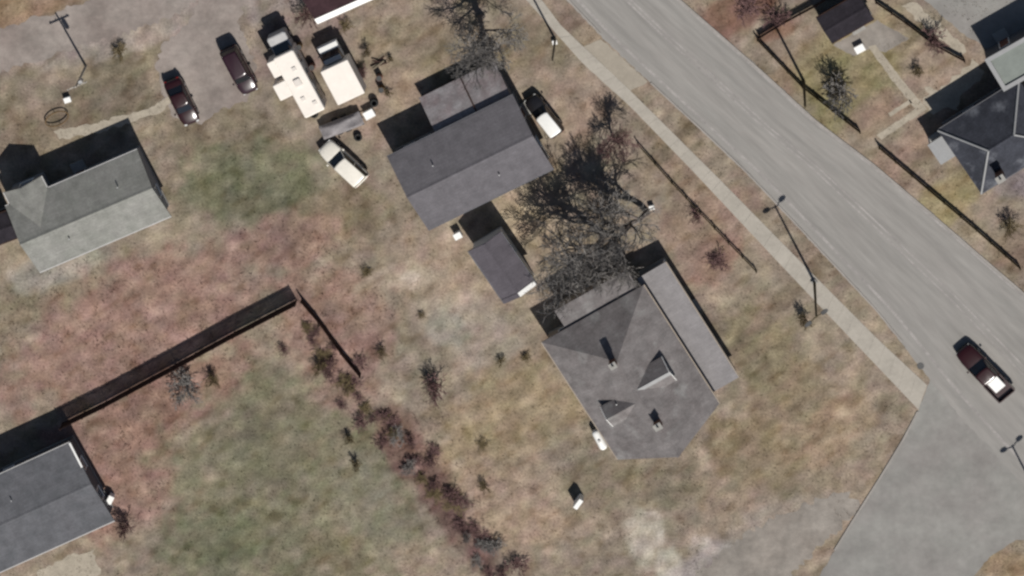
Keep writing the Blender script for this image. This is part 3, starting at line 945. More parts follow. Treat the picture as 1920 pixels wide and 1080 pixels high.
loc, rz, L, W = frame([(1890, 164), (1985, 118), (1940, 55), (1838, 120)], 3.0)
G2 = thing('outbuilding', 'flat-roofed outbuilding with green-grey roof and pale coping at the right edge', 'outbuilding', loc, rz)
hx, hy = L / 2 - .1, W / 2 - .1
for x0, x1, y0, y1 in ((-hx, hx, -hy, -hy + .18), (-hx, hx, hy - .18, hy), (-hx, -hx + .18, -hy + .18, hy - .18), (hx - .18, hx, -hy + .18, hy - .18)):
    MB().box(x0, x1, y0, y1, 0, 2.8).build('wall', 'siding_dark', G2)
MB().box(-hx + .19, hx - .19, -hy + .19, hy - .19, 2.6, 2.85).build('roof', 'roof_green', G2)
for x0, x1, y0, y1 in ((-L / 2, L / 2, -W / 2, -W / 2 + .4), (-L / 2, L / 2, W / 2 - .4, W / 2), (-L / 2, -L / 2 + .4, -W / 2 + .4, W / 2 - .4), (L / 2 - .4, L / 2, -W / 2 + .4, W / 2 - .4)):
    MB().box(x0, x1, y0, y1, 2.86, 3.0).build('coping', 'parapet', G2)
window(G2, 'w', 0, 1.0, 1.1, 1.0, hx, hy)
doorway(G2, 'n', -.6, .9, 2.0, hx, hy, .15)

# ------------------------------------------------------------------ vehicles
def wheels(root, xs, y, r, w=.22):
    for x in xs:
        for s in (-1, 1):
            o = MB().tube((x, s * (y - w), r), (x, s * y, r), r, r, 16).build('wheel', 'tyre', root)
            MB().tube((x, s * (y - .03), r), (x, s * (y + .012), r), r * .6, r * .55, 12).build('rim', 'rim', o)

def section(x, w, zb, zt, crown=.035):
    return [(x, -w * .88, zb), (x, -w, zb + .16), (x, -w, zt - .2), (x, -w * .955, zt - .05), (x, -w * .82, zt), (x, -w * .4, zt + crown * .8), (x, 0, zt + crown),
            (x, w * .4, zt + crown * .8), (x, w * .82, zt), (x, w * .955, zt - .05), (x, w, zt - .2), (x, w, zb + .16), (x, w * .88, zb)]

def car(name, label, cat, px, py, rz, paint, kind='sedan', Ls=4.7, Ws=1.82, group=None, roof_mat=None):
    p = P(px, py, 0.6)
    root = thing(name, label, cat, (p.x, p.y, 0.02), rz, group)
    k, w = Ls / 4.7, Ws / 2
    if kind == 'sedan':
        st = [(-2.35, .74, .40, .74), (-2.28, .86, .30, .86), (-2.0, .95, .24, .94), (-1.4, .99, .22, .97), (0, 1, .22, .96), (1.0, .99, .22, .97),
              (1.35, .98, .22, .935), (1.75, .95, .24, .86), (2.1, .89, .28, .765), (2.28, .80, .34, .68), (2.36, .66, .42, .58)]
        gb, gt, zbelt, zr = (-1.75, 1.12), (-1.0, .22), .95, 1.43
    elif kind == 'suv':
        st = [(-2.35, .80, .45, .95), (-2.28, .93, .34, 1.02), (-2.0, .98, .28, 1.06), (-1.0, 1, .27, 1.06), (.5, 1, .27, 1.05), (1.05, .99, .27, 1.05),
              (1.4, .97, .28, 1.0), (1.85, .93, .30, .93), (2.15, .86, .34, .83), (2.3, .76, .40, .72), (2.36, .64, .46, .62)]
        gb, gt, zbelt, zr = (-2.25, 1.15), (-2.0, .38), 1.04, 1.72
    else:                                                    # pickup
        st = [(-2.35, .93, .55, 1.0), (-2.3, .97, .42, 1.05), (-.72, 1, .36, 1.06), (-.3, 1, .34, 1.06), (.8, 1, .34, 1.06), (1.15, .99, .34, 1.05),
              (1.5, .97, .35, 1.01), (1.9, .94, .37, .94), (2.2, .87, .42, .84), (2.32, .80, .46, .74), (2.36, .7, .5, .66)]
        gb, gt, zbelt, zr = (-.62, 1.05), (-.5, .42), 1.05, 1.76
    body = MB()
    if kind == 'pickup':
        body.loft([section(x * k, a * w, zb, zt) for x, a, zb, zt in st[2:]])
        x0, x1 = -2.33 * k, -.73 * k                         # open bed: floor, sides, tailgate
        bed = MB().box(x0 + .06, x1, -w + .12, w - .12, .42, .66)
        bed.box(x0, x1, -w, -w + .11, .40, 1.06).box(x0, x1, w - .11, w, .40, 1.06)
        bed.build('bed', paint, root)
        MB().box(x0 - .05, x0 + .05, -w + .12, w - .12, .45, 1.04).build('tailgate', paint, root)
    else:
        body.loft([section(x * k, a * w, zb, zt) for x, a, zb, zt in st])
    body.build('body', paint, root, smooth=True)
    wi, wt = w * .93, w * .74
    gl = MB()
    def cab(x0, x1, ww, z):
        c = .12
        return [(x0, -ww + c, z), (x0 + c * .5, -ww, z), (x1 - c, -ww, z), (x1, -ww + c * 1.5, z), (x1 + .04, 0, z), (x1, ww - c * 1.5, z), (x1 - c, ww, z), (x0 + c * .5, ww, z), (x0, ww - c, z), (x0 - .03, 0, z)]
    gl.loft([cab(gb[0] * k, gb[1] * k, wi, zbelt - .06), cab(gt[0] * k, gt[1] * k, wt + .02, zr - .045)])
    gl.build('cabin_glass', 'glass', root)
    rf = MB().loft([cab(gt[0] * k - .05, gt[1] * k + .06, wt + .05, zr - .05), cab(gt[0] * k - .02, gt[1] * k + .02, wt, zr - .005), cab(gt[0] * k + .12, gt[1] * k - .12, wt - .15, zr + .02)])
    rf.build('roof', roof_mat or paint, root, smooth=True)
    for s in (-1, 1):
        for (xa, xb) in ((gb[1], gt[1]), (gb[0], gt[0])):
            MB().tube((xa * k - .05, s * (wi - .05), zbelt - .04), (xb * k - .03, s * (wt - .02), zr - .04), .045, .04, 6).build('pillar', paint, root)
        xm = (gb[0] + gb[1]) / 2 * k - .1
        MB().tube((xm, s * (wi + .012), zbelt - .04), (xm - .05, s * (wt + .035), zr - .05), .045, .04, 6).build('pillar', paint, root)
    for s in (-1, 1):
        MB().chbox(2.16 * k, 2.34 * k, min(s * w * .5, s * w * .78), max(s * w * .5, s * w * .78), .60, .72, .02).build('headlight', 'lamp_clear', root)
        MB().box(-2.40 * k, -2.33 * k, min(s * w * .55, s * w * .8), max(s * w * .55, s * w * .8), .68, .84).build('tail_light', 'lamp_red', root)
        MB().chbox(gb[1] * k - .35, gb[1] * k - .17, min(s * (w + .01), s * (w + .17)), max(s * (w + .01), s * (w + .17)), zbelt, zbelt + .14, .02).build('mirror', paint, root)
    MB().box(2.30 * k, 2.40 * k, -w * .6, w * .6, .44, .56).build('bumper', 'dark_metal', root)
    MB().box(-2.42 * k, -2.33 * k, -w * .7, w * .7, .44, .58).build('bumper', 'dark_metal', root)
    rr_ = .33 if kind == 'sedan' else .38
    wheels(root, (1.45 * k, -1.4 * k), w + .004, rr_)
    return root

car('parked_car', 'dark maroon car parked alone at the foot of the gravel drive', 'car', 341, 190, heading(326, 157, 357, 222), 'maroon', 'sedan', 4.6, 1.85)
car('parked_car', 'dark plum car on the gravel drive next to the white motorhome', 'car', 449, 131, heading(432, 98, 467, 164), 'plum', 'suv', 4.7, 1.85)
pk = car('pickup_truck', 'dark red pickup truck driving on the road with white load in its bed', 'truck', 1846, 697, heading(1894, 748, 1800, 650) + math.pi * 0, 'oxblood', 'pickup', 6.4, 2.0)
car('parked_van', 'white van parked on the grass below the grey trailer', 'van', 644, 305, heading(672, 332, 612, 277), 'van_cream', 'suv', 5.0, 1.95)
car('parked_car', 'black car, roof painted white as a reflection, in the shade beside the large grey-roofed house', 'car', 1020, 216, heading(1052, 256, 996, 186), 'car_black', 'suv', 4.4, 1.6, roof_mat='car_white')  # white roof colour stands in for a bright reflection off the car
# load in the pickup's bed
p = P(1866, 718, 1.0)
ld = thing('tool_crate', 'white crate lying in the bed of the dark red pickup', 'crate', (p.x, p.y, .68), heading(1894, 748, 1800, 650))
MB().chbox(-.75, .75, -.55, .55, 0.003, .42, .05).build('crate_body', 'white', ld)
MB().chbox(-.79, .79, -.59, .59, .424, .50, .03).build('lid', 'white', ld)
pass

# motorhome
loc, rz, L, W = frame([(581, 219), (618, 201), (540, 97), (502, 115)], 3.0)
RV = thing('motorhome', 'white motorhome with two slide-outs parked beside the box truck', 'motorhome', loc, rz)
MB().chbox(-W * 0 - L / 2, L / 2, -W / 2, W / 2, .45, 3.0, .12).build('body', 'rv_white', RV)
MB().chbox(-L / 2 + .1, L / 2 - .1, W / 2 - .02, W / 2 + 1.7, .55, 1.95, .15).build('cab', 'trim', RV)
ws = MB().hexa([(-L / 2 + .25, W / 2, 1.95), (L / 2 - .25, W / 2, 1.95), (L / 2 - .25, W / 2 + .75, 1.95), (-L / 2 + .25, W / 2 + .75, 1.95),
                (-L / 2 + .3, W / 2, 2.5), (L / 2 - .3, W / 2, 2.5), (L / 2 - .3, W / 2 + .15, 2.5), (-L / 2 + .3, W / 2 + .15, 2.5)])
ws.build('windscreen', 'glass', RV)
MB().chbox(-L / 2 - .72, -L / 2 + .05, W / 2 - 1.75, W / 2 - .15, .8, 2.92, .06).build('slide_out', 'rv_white', RV)
MB().chbox(-L / 2 - 1.25, -L / 2 + .05, W / 2 - 3.9, W / 2 - 2.3, .8, 2.92, .06).build('slide_out', 'rv_white', RV)
MB().chbox(-.35, .35, -.2, .6, 2.99, 3.15, .08).build('air_conditioner', 'vent_plastic', RV)
for x, y in ((.3, 1.5), (-.3, -1.4), (.5, -2.2)):
    MB().chbox(x - .2, x + .2, y - .2, y + .2, 2.99, 3.08, .03).build('roof_vent', 'vent_plastic', RV)
for y0, y1 in ((-2.4, -1.4), (-.4, .8), (1.6, 2.4)):
    MB().box(L / 2 - .003, L / 2 + .02, y0, y1, 1.6, 2.3).build('window', 'glass', RV)
MB().box(L / 2 - .003, L / 2 + .02, -1.1, -.55, .6, 2.4).build('door', 'trim', RV)
for s in (-1, 1):
    MB().box(s * .62 - .15, s * .62 + .15, W / 2 + 1.69, W / 2 + 1.73, .9, 1.1).build('headlight', 'lamp_clear', RV)
    MB().chbox(s * (L / 2 + .02) - .1, s * (L / 2 + .02) + .1, W / 2 + .75, W / 2 + .85, 1.75, 2.1, .03).build('mirror', 'dark_metal', RV)
for y in (W / 2 + .95, -W / 2 + 1.6):
    for s in (-1, 1):
        a, b = s * (L / 2 - .28), s * (L / 2 - .02)
        o = MB().tube((a, y, .4), (b, y, .4), .4, .4, 16).build('wheel', 'tyre', RV)
        MB().tube((b - s * .03, y, .4), (b + s * .012, y, .4), .22, .2, 12).build('rim', 'rim', o)
MB().box(-L / 2 + .2, L / 2 - .2, -W / 2 - .12, -W / 2 + .02, .5, .68).build('bumper', 'dark_metal', RV)

# box truck
loc, rz, L, W = frame([(636, 197), (688, 172), (647, 114), (598, 136)], 2.9)
BT = thing('box_truck', 'box truck with white cargo box, parked right of the motorhome', 'truck', loc, rz)
MB().chbox(-L / 2, L / 2, -W / 2, W / 2, .8, 2.9, .05).build('cargo_box', 'rv_white', BT)
MB().box(-L / 2 + .3, L / 2 - .3, -W / 2 + .1, W / 2 + 1.6, .5, .78).build('chassis', 'dark_metal', BT)
cabm = MB().loft([[(-.95, W / 2 + .1, .6), (.95, W / 2 + .1, .6), (.95, W / 2 + 1.75, .6), (-.95, W / 2 + 1.75, .6)],
                  [(-.98, W / 2 + .1, 1.3), (.98, W / 2 + .1, 1.3), (.98, W / 2 + 1.8, 1.3), (-.98, W / 2 + 1.8, 1.3)],
                  [(-.95, W / 2 + .1, 1.45), (.95, W / 2 + .1, 1.45), (.9, W / 2 + 1.7, 1.42), (-.9, W / 2 + 1.7, 1.42)]])
cabm.build('cab', 'car_white', BT)
MB().loft([[(-.93, W / 2 + .1, 1.43), (.93, W / 2 + .1, 1.43), (.9, W / 2 + 1.15, 1.43), (-.9, W / 2 + 1.15, 1.43)],
           [(-.85, W / 2 + .15, 2.05), (.85, W / 2 + .15, 2.05), (.82, W / 2 + .72, 2.05), (-.82, W / 2 + .72, 2.05)]]).build('windscreen', 'glass', BT)
MB().chbox(-.87, .87, W / 2 + .12, W / 2 + .6, 2.0, 2.12, .05).build('cab_roof', 'trim', BT)
for s in (-1, 1):
    MB().box(s * .7 - .15, s * .7 + .15, W / 2 + 1.79, W / 2 + 1.83, .95, 1.12).build('headlight', 'lamp_clear', BT)
    MB().chbox(s * 1.12 - .09, s * 1.12 + .09, W / 2 + 1.0, W / 2 + 1.1, 1.5, 1.85, .03).build('mirror', 'dark_metal', BT)
for y in (W / 2 + 1.15, -W / 2 + 1.0):
    for s in (-1, 1):
        a, b = s * .72, s * .97
        o = MB().tube((a, y, .42), (b, y, .42), .42, .42, 16).build('wheel', 'tyre', BT)
        MB().tube((b - s * .03, y, .42), (b + s * .012, y, .42), .22, .2, 12).build('rim', 'rim', o)
MB().box(-L / 2 + .1, L / 2 - .1, -W / 2 - .03, -W / 2 - .002, .9, 2.8).build('rear_door', 'trim', BT)

# trailer under a tarpaulin
loc, rz, L, W = frame([(606, 265), (682, 236), (672, 212), (598, 240)], 1.1)
TR = thing('utility_trailer', 'low trailer under a grey tarpaulin behind the box truck', 'trailer', loc, rz)
MB().box(-L / 2, L / 2, -W / 2, W / 2, .5, .62).build('deck', 'dark_metal', TR)
tb = MB()
rr = random.Random(4)
nx_, ny_ = 14, 7
for j in range(ny_ + 1):
    for i in range(nx_ + 1):
        u, w = i / nx_, j / ny_
        e = min(u, 1 - u, w, 1 - w)
        z = .62 + min(1, e * 7) * (.45 + .14 * math.sin(u * 9 + 1) * math.cos(w * 5)) + rr.uniform(-.03, .03)
        tb.v.append(((u - .5) * (L + .06), (w - .5) * (W + .06), max(.60, z)))
for j in range(ny_):
    for i in range(nx_):
        q = j * (nx_ + 1) + i
        tb.f.append((q, q + 1, q + nx_ + 2, q + nx_ + 1))
tb.build('tarpaulin', 'tarp', TR, smooth=True, fix=False)
for x in (-.45, .4):
    for s in (-1, 1):
        MB().tube((x, s * (W / 2 - .05), .3), (x, s * (W / 2 + .14), .3), .3, .3, 14).build('wheel', 'tyre', TR)
MB().tube((L / 2, 0, .55), (L / 2 + .9, 0, .45), .05, .05, 8).build('tow_bar', 'dark_metal', TR)
MB().tube((L / 2 + .75, 0, .03), (L / 2 + .75, 0, .5), .04, .04, 8).build('jockey_wheel', 'dark_metal', TR)

# ------------------------------------------------------------------ fences
def fence(name, label, pts, h, mat, panel=2.4, board=.15, gap=.012, open_=False, group=None):
    w = [P(x, y) for x, y in pts]
    base = w[0]
    root = thing(name, label, 'fence', (base.x, base.y, 0), 0, group)
    rr = random.Random(int(base.x * 100) & 0xffff)
    for a, b in zip(w, w[1:]):
        d = b - a
        n = max(1, round(d.length / panel))
        u = d.normalized()
        nn = Vector((-u.y, u.x, 0))
        for i in range(n + 1):
            if i == n and b != w[-1]:
                continue
            c = a + d * (i / n) - base
            t = .05
            MB().hexa([tuple(c + u * sx * t + nn * sy * t + Vector((0, 0, z))) for z in (0, h + .1) for sx, sy in ((-1, -1), (1, -1), (1, 1), (-1, 1))]).build('post', mat, root)
        for i in range(n):
            p0, p1 = a + d * (i / n) - base + u * .055, a + d * ((i + 1) / n) - base - u * .055
            ln = (p1 - p0).length
            m = MB()
            dz = rr.uniform(-.03, .03)
            def slab(s0, s1, o0, o1, z0, z1):
                m.hexa([tuple(p0 + u * s + nn * o + Vector((0, 0, z))) for z in (z0, z1) for s, o in ((s0, o0), (s1, o0), (s1, o1), (s0, o1))])
            for zz in (.25, h - .3):
                slab(0, ln, -.045, -.005, zz, zz + .09)
            k = max(1, int(ln / board))
            bw = ln / k
            for j in range(k):
                wdt = bw * (.45 if open_ else 1) - gap
                slab(j * bw, j * bw + wdt, 0, .022, .06, h + dz + rr.uniform(-.02, .02))
            m.build('panel', mat, root)
    return root

fence('wooden_fence', 'long tall dark brown board fence running up from the lower left house', [(118, 792), (200, 752), (330, 682), (440, 622), (556, 562)], 1.85, 'wood_dark')
fence('wooden_fence', 'short dark brown fence between the brush and the rough yard', [(566, 560), (600, 600), (640, 656), (676, 700)], 1.15, 'wood_dark', 2.0)
fence('picket_fence', 'low dark picket fence along the sidewalk in front of the bare tree', [(1196, 268), (1260, 340), (1340, 425), (1418, 506)], .75, 'wood_olive', 2.2, .2, .02, True)
fence('picket_fence', 'low olive-brown fence across the road, above the garden path gate', [(1420, 72), (1504, 160), (1560, 204), (1612, 245)], .85, 'wood_olive', 2.2, .17)
fence('picket_fence', 'low olive-brown fence across the road, below the garden path gate', [(1648, 274), (1740, 352), (1830, 428), (1912, 500)], .85, 'wood_olive', 2.2, .17)
fence('wooden_fence', 'dark fence behind the black-roofed shed at the top right', [(1642, 2), (1700, 42), (1752, 82), (1808, 112)], .8, 'wood_dark', 2.2, .17)
fence('wooden_fence', 'brown fence at the top edge left of the black-roofed shed', [(1424, 68), (1470, 40), (1530, 8), (1580, -25)], .8, 'wood_dark', 2.2, .17)

# ------------------------------------------------------------------ poles
def utility_pole(px, py, h, label, mat, r=.16, arm=True, rz=.4):
    p = P(px, py)
    t = thing('utility_pole', label, 'pole', (p.x, p.y, 0), rz)
    MB().tube((0, 0, 0), (0, 0, h), r, r * .65, 10).build('post', mat, t)
    if arm:
        c = MB().box(-1.0, 1.0, -.14, -.03, h - .75, h - .62).build('crossarm', mat, t)
        for x in (-.85, -.3, .3, .85):
            MB().tube((x, -.085, h - .62), (x, -.085, h - .45), .05, .04, 8).build('insulator', 'parapet', c)
        MB().tube((.3, 0, h - 1.9), (.3, 0, h - 1.1), .2, .2, 12).build('transformer', 'metal', t)
    return t

utility_pole(161, 124, 6.6, 'pale wooden utility pole on the lawn by the gravel drive', 'wood_grey', .12)
utility_pole(1041, 74, 7.0, 'wooden utility pole beside the sidewalk at the top', 'wood_pole', .12, False)
utility_pole(1507, 152, 8.0, 'brown utility pole by the fence across the road', 'wood_olive', .15, False)

def street_lamp(px, py, rz, label):
    p = P(px, py)
    t = thing('street_lamp', label, 'street lamp', (p.x, p.y, 0), rz, 'twin-headed street lamps along the road')
    MB().chbox(-.25, .25, -.25, .25, 0, .25, .04).build('base', 'block', t)
    MB().tube((0, 0, .2), (0, 0, 9.6), .14, .085, 12).build('pole', 'wood_olive', t)
    for s in (-1, 1):
        MB().tube((0, 0, 9.45), (s * .75, 0, 9.75), .06, .045, 8).build('arm', 'wood_olive', t)
        hd = MB().loft([[(s * x, y, z) for x, y, z in ((.6, -.16, 9.7), (.6, .16, 9.7), (.6, .16, 9.82), (.6, -.16, 9.82))],
                        [(s * x, y, z) for x, y, z in ((1.0, -.2, 9.72), (1.0, .2, 9.72), (1.0, .2, 9.88), (1.0, -.2, 9.88))],
                        [(s * x, y, z) for x, y, z in ((1.3, -.1, 9.78), (1.3, .1, 9.78), (1.3, .1, 9.85), (1.3, -.1, 9.85))]])
        hd.build('lamp_head', 'dark_metal', t)
    return t

street_lamp(1527, 528, heading(1400, 325, 1530, 225), 'twin-headed street lamp beside the sidewalk, its shadow reaching along the verge')
street_lamp(1968, 972, heading(1400, 325, 1530, 225), 'twin-headed street lamp at the side street corner, only its shadow in view')

# ------------------------------------------------------------------ small things
def at(px, py, z=0):
    p = P(px, py, z)
    return (p.x, p.y, 0)

t = thing('propane_tank', 'white horizontal propane tank against the garden side of the biggest house', 'tank', at(1124, 824, .7), heading(1128, 800, 1152, 846))
n, mb = 14, MB()
mb.loft([[(x, r_ * math.cos(2 * math.pi * i / n), .68 + r_ * math.sin(2 * math.pi * i / n)) for i in range(n)]
         for x, r_ in ((-1.1, .08), (-1.05, .25), (-.9, .37), (-.7, .4), (.7, .4), (.9, .37), (1.05, .25), (1.1, .08))])
mb.build('tank_body', 'white', t, smooth=True)
for x in (-.6, .6):
    MB().box(x - .08, x + .08, -.3, .3, 0, .4).build('foot', 'block', t)
MB().tube((0, 0, 1.05), (0, 0, 1.2), .13, .13, 10).build('valve_cover', 'trim', t)

t = thing('storage_cabinet', 'narrow white upright cabinet standing alone on the grass below the biggest house', 'cabinet', at(1084, 945, 1.4), heading(1074, 962, 1092, 938))
MB().chbox(-.55, .55, -.22, .22, .06, 1.5, .03).build('cabinet_body', 'white', t)
for x in (-.27, .27):
    MB().box(x - .25, x + .25, -.245, -.222, .15, 1.4).build('door', 'trim', t)
MB().box(-.5, .5, -.18, .18, 0, .06).build('plinth', 'dark_metal', t)

t = thing('hoop_frame', 'oval rusty tube frame lying on the lawn near the left house', 'frame', at(107, 222, .2), heading(85, 230, 130, 210))
n, mb = 28, MB()
mb.loft([[((1.15 + .06 * math.cos(2 * math.pi * k / 6)) * math.cos(a_), (.62 + .06 * math.cos(2 * math.pi * k / 6)) * math.sin(a_), .34 + .06 * math.sin(2 * math.pi * k / 6)) for k in range(6)]
         for a_ in (2 * math.pi * i / n for i in range(n + 1))], cap=False)
mb.build('ring', 'rust', t, smooth=True)
for a_ in (.5, 1.57, 2.64, 3.64, 4.71, 5.78):
    MB().tube((1.15 * math.cos(a_), .62 * math.sin(a_), 0), (1.15 * math.cos(a_), .62 * math.sin(a_), .33), .035, .035, 6).build('leg', 'rust', t)

def crate(px, py, w, d, h, rz, label, mat='white', name='storage_box', cat='box'):
    t = thing(name, label, cat, at(px, py, h), rz)
    MB().chbox(-w / 2, w / 2, -d / 2, d / 2, .0, h - .06, .03).build('box_body', mat, t)
    MB().chbox(-w / 2 - .03, w / 2 + .03, -d / 2 - .03, d / 2 + .03, h - .056, h, .015).build('lid', mat, t)
    return t

crate(692, 215, .95, .7, .7, .5, 'white box at the corner between the trailer and the large grey-roofed house')
crate(126, 188, .6, .45, .5, .3, 'small white box on the lawn below the pale utility pole')
crate(858, 443, .7, .55, .8, .5, 'small white box by the north-west corner of the garage')
crate(1612, 92, .85, .65, .5, .5, 'bright white box at the end of the garden path near the shed')
crate(1222, 390, .45, .35, .5, .2, 'small white box at the foot of the bare tree by the road')
crate(206, 938, .8, .5, .9, 1.1, 'white box against the corner of the lower left house')
crate(1040, 80, .4, .35, .4, .2, 'tiny white box at the foot of the utility pole at the top')

def drum(px, py, label, mat, h=.88, r=.29):
    t = thing('added_drum', label, 'drum', at(px, py))
    MB().loft([[(q * math.cos(2 * math.pi * i / 14), q * math.sin(2 * math.pi * i / 14), z) for i in range(14)]
               for z, q in ((0, r), (h * .32, r), (h * .34, r + .02), (h * .36, r), (h * .65, r), (h * .67, r + .02), (h * .69, r), (h, r))]).build('drum_body', mat, t)
    MB().tube((0, 0, h + .001), (0, 0, h + .02), r - .03, r - .03, 14).build('lid', 'dark_metal', t)

def added_tyre_stack(px, py, n, label):
    t = thing('added_tyre_stack', label, 'tyres', at(px, py))
    for k in range(n):
        mb = MB()
        mb.loft([[((.3 + .1 * math.cos(b)) * math.cos(a), (.3 + .1 * math.cos(b)) * math.sin(a), .1 + k * .201 + .1 * math.sin(b)) for b in (2 * math.pi * i / 8 for i in range(8))]
                 for a in (2 * math.pi * j / 18 for j in range(19))], cap=False)
        o = mb.build('tyre', 'tyre', t, smooth=True)
        o.location = (random.uniform(-.04, .04), random.uniform(-.04, .04), 0)

drum(562, 84, 'added rusty drum standing in for shadow by the cab of the motorhome, nearest the top', 'rust')  # added clutter: dark drums stand in for shadow around the vehicles
drum(586, 122, 'added dark red drum standing in for shadow between the motorhome and the box truck', 'door')
drum(712, 142, 'added dark red drum standing in for shadow on the grass right of the box truck', 'door')
drum(716, 164, 'added rusty drum standing in for shadow right of the box truck, lower than the red one', 'rust')
added_tyre_stack(702, 190, 3, 'added dark stack of three tyres at the rear corner of the box truck')  # added tyres, dark filling for the shaded spots by the vehicles
added_tyre_stack(590, 212, 2, 'added dark pair of stacked tyres between the motorhome and the grey trailer')
added_tyre_stack(672, 256, 2, 'added dark pair of stacked tyres at the right end of the grey trailer')
t = thing('added_board_pile', 'added pile of dark weathered boards beside the red-brown shrub right of the box truck', 'boards', at(708, 118), .6)  # added boards, more dark filling for shadow beside the truck
rr = random.Random(2)
for k in range(7):
    x, y, a = rr.uniform(-.3, .3), rr.uniform(-.35, .35), rr.gauss(0, .25)
    o = MB().box(-.7, .7, -.07, .07, 0, .04).build('board', 'wood_dark' if k % 2 else 'wood_pole', t)
    o.location, o.rotation_euler = (x, y, .045 * k), (0, 0, a)

# ------------------------------------------------------------------ trees and shrubs
def grow(rr, base, height, levels, spread, trunk_r, kids, lean=(0, 0), up=.12, wob=.22, first=.3, rmin=.012):
    """recursive bare branching; returns segments per level: (a, b, ra, rb)"""
    segs = [[] for _ in range(levels + 1)]
    def go(p, d, ln, r, lv):
        n = 4 if lv < 2 else 3
        for i in range(n):
            q = p + d * (ln / n)
            r2 = max(rmin, r * (.86 if lv else .9))
            segs[lv].append((p, q, r, r2))
            p, r = q, r2
            d = (d + Vector((rr.gauss(0, wob), rr.gauss(0, wob), rr.gauss(0, wob * .6) + up * .5))).normalized()
            if lv < levels and (i >= (1 if lv else int(n * first)) ):
                for _ in range(kids[lv]):
                    az = rr.uniform(0, 2 * math.pi)
                    side = d.cross(Vector((math.cos(az), math.sin(az), .2))).normalized()
                    a = rr.uniform(.45, 1.0) * spread
                    dd = (d * math.cos(a) + side * math.sin(a)).normalized()
                    dd.z = max(dd.z, -.15)
                    go(p, dd.normalized(), ln * rr.uniform(.5, .78), max(rmin, r * rr.uniform(.56, .78)), lv + 1)
        if lv < levels:
            go(p, d, ln * .6, r, lv + 1)
    d0 = Vector((lean[0], lean[1], 1)).normalized()
    go(Vector(base), d0, height * .42, trunk_r, 0)
    return segs

def seg_mesh(name, segs, mat, n=3):
    V, Fc = [], []
    for a, b, ra, rb in segs:
        d = (b - a)
        if d.length < 1e-5:
            continue
        d = d.normalized()
        u = d.cross(Vector((0, 0, 1)) if abs(d.z) < .9 else Vector((1, 0, 0))).normalized()
        w = d.cross(u)
        o = len(V)
        for c, r in ((a, ra), (b, rb)):
            for k in range(n):
                t = 2 * math.pi * k / n
                V.append(tuple(c + (u * math.cos(t) + w * math.sin(t)) * r))
        for k in range(n):
            q = (k + 1) % n
            Fc.append((o + k, o + q, o + n + q, o + n + k))
    me = bpy.data.meshes.new(name)
    me.from_pydata(V, [], Fc)
    me.materials.append(M[mat])
    return me

def put(name, me, parent):
    o = bpy.data.objects.new(name, me)
    col.objects.link(o)
    o.parent = parent
    return o

def bare_tree(px, py, h, seed, label, spread=.95, lean=(0, 0), r=.22, kids=(3, 2, 2, 2, 1), twig='twig_grey', first=.3, levels=5, rmin=.014):
    p = P(px, py)
    t = thing('bare_tree', label, 'tree', (p.x, p.y, 0), 0)
    sg = grow(random.Random(seed), (0, 0, 0), h, levels, spread, r, kids, lean, first=first, rmin=rmin)
    put('trunk', seg_mesh('trunk', sg[0] + sg[1], 'bark', 7), t)
    put('crown', seg_mesh('crown', [s for l in sg[2:] for s in l], twig, 3), t)
    return t

bare_tree(1214, 398, 9.5, 5, 'bare tree with thick curved limbs standing by the sidewalk fence', 1.05, (-.3, .05), .32, (2, 2, 2, 1, 1), rmin=.022)
bare_tree(1130, 442, 10.0, 12, 'widest bare grey tree spreading over the biggest house', 1.2, (-.1, -.15), .3, (2, 2, 2, 1, 1), rmin=.021)
bare_tree(905, 30, 9.0, 23, 'bare grey tree at the top edge above the large grey-roofed house', 1.1, (-.25, 0), .3, (2, 2, 2, 1, 1), rmin=.02)
bare_tree(1150, 255, 4.5, 31, 'small dark bare tree between the black car and the sidewalk', 1.0, (0, 0), .12, (3, 2, 2, 1, 1), 'twig_red', levels=4)

def shrub_meshes(seed, mat):
    rr = random.Random(seed)
    big, small = [], []
    for i in range(8):
        a, ti = rr.uniform(0, 2 * math.pi), rr.uniform(.2, 1.0)
        d = (math.cos(a) * math.sin(ti), math.sin(a) * math.sin(ti))
        sg = grow(rr, (rr.gauss(0, .03), rr.gauss(0, .03), 0), 1.5, 3, .8, .03, (1, 1, 1), d, up=.1, first=.2, rmin=.011)
        big += sg[0]
        small += sg[1] + sg[2] + sg[3]
    return seg_mesh('stems', big, mat, 4), seg_mesh('twigs', small, mat, 3)

SH = {}
for k, mt in enumerate(('twig_red', 'twig_olive', 'twig_grey')):
    SH[mt] = [shrub_meshes(100 + 10 * k + i, mt) for i in range(3)]

def shrub(px, py, size, hgt, mt, label, i=0, group=None):
    p = P(px, py)
    t = thing('bare_shrub', label, 'shrub', (p.x, p.y, 0), random.uniform(0, 6.3), group)
    t.scale = (size, size, hgt)
    a, b = SH[mt][i % 3]
    put('stems', a, t)
    put('twigs', b, t)
    return t

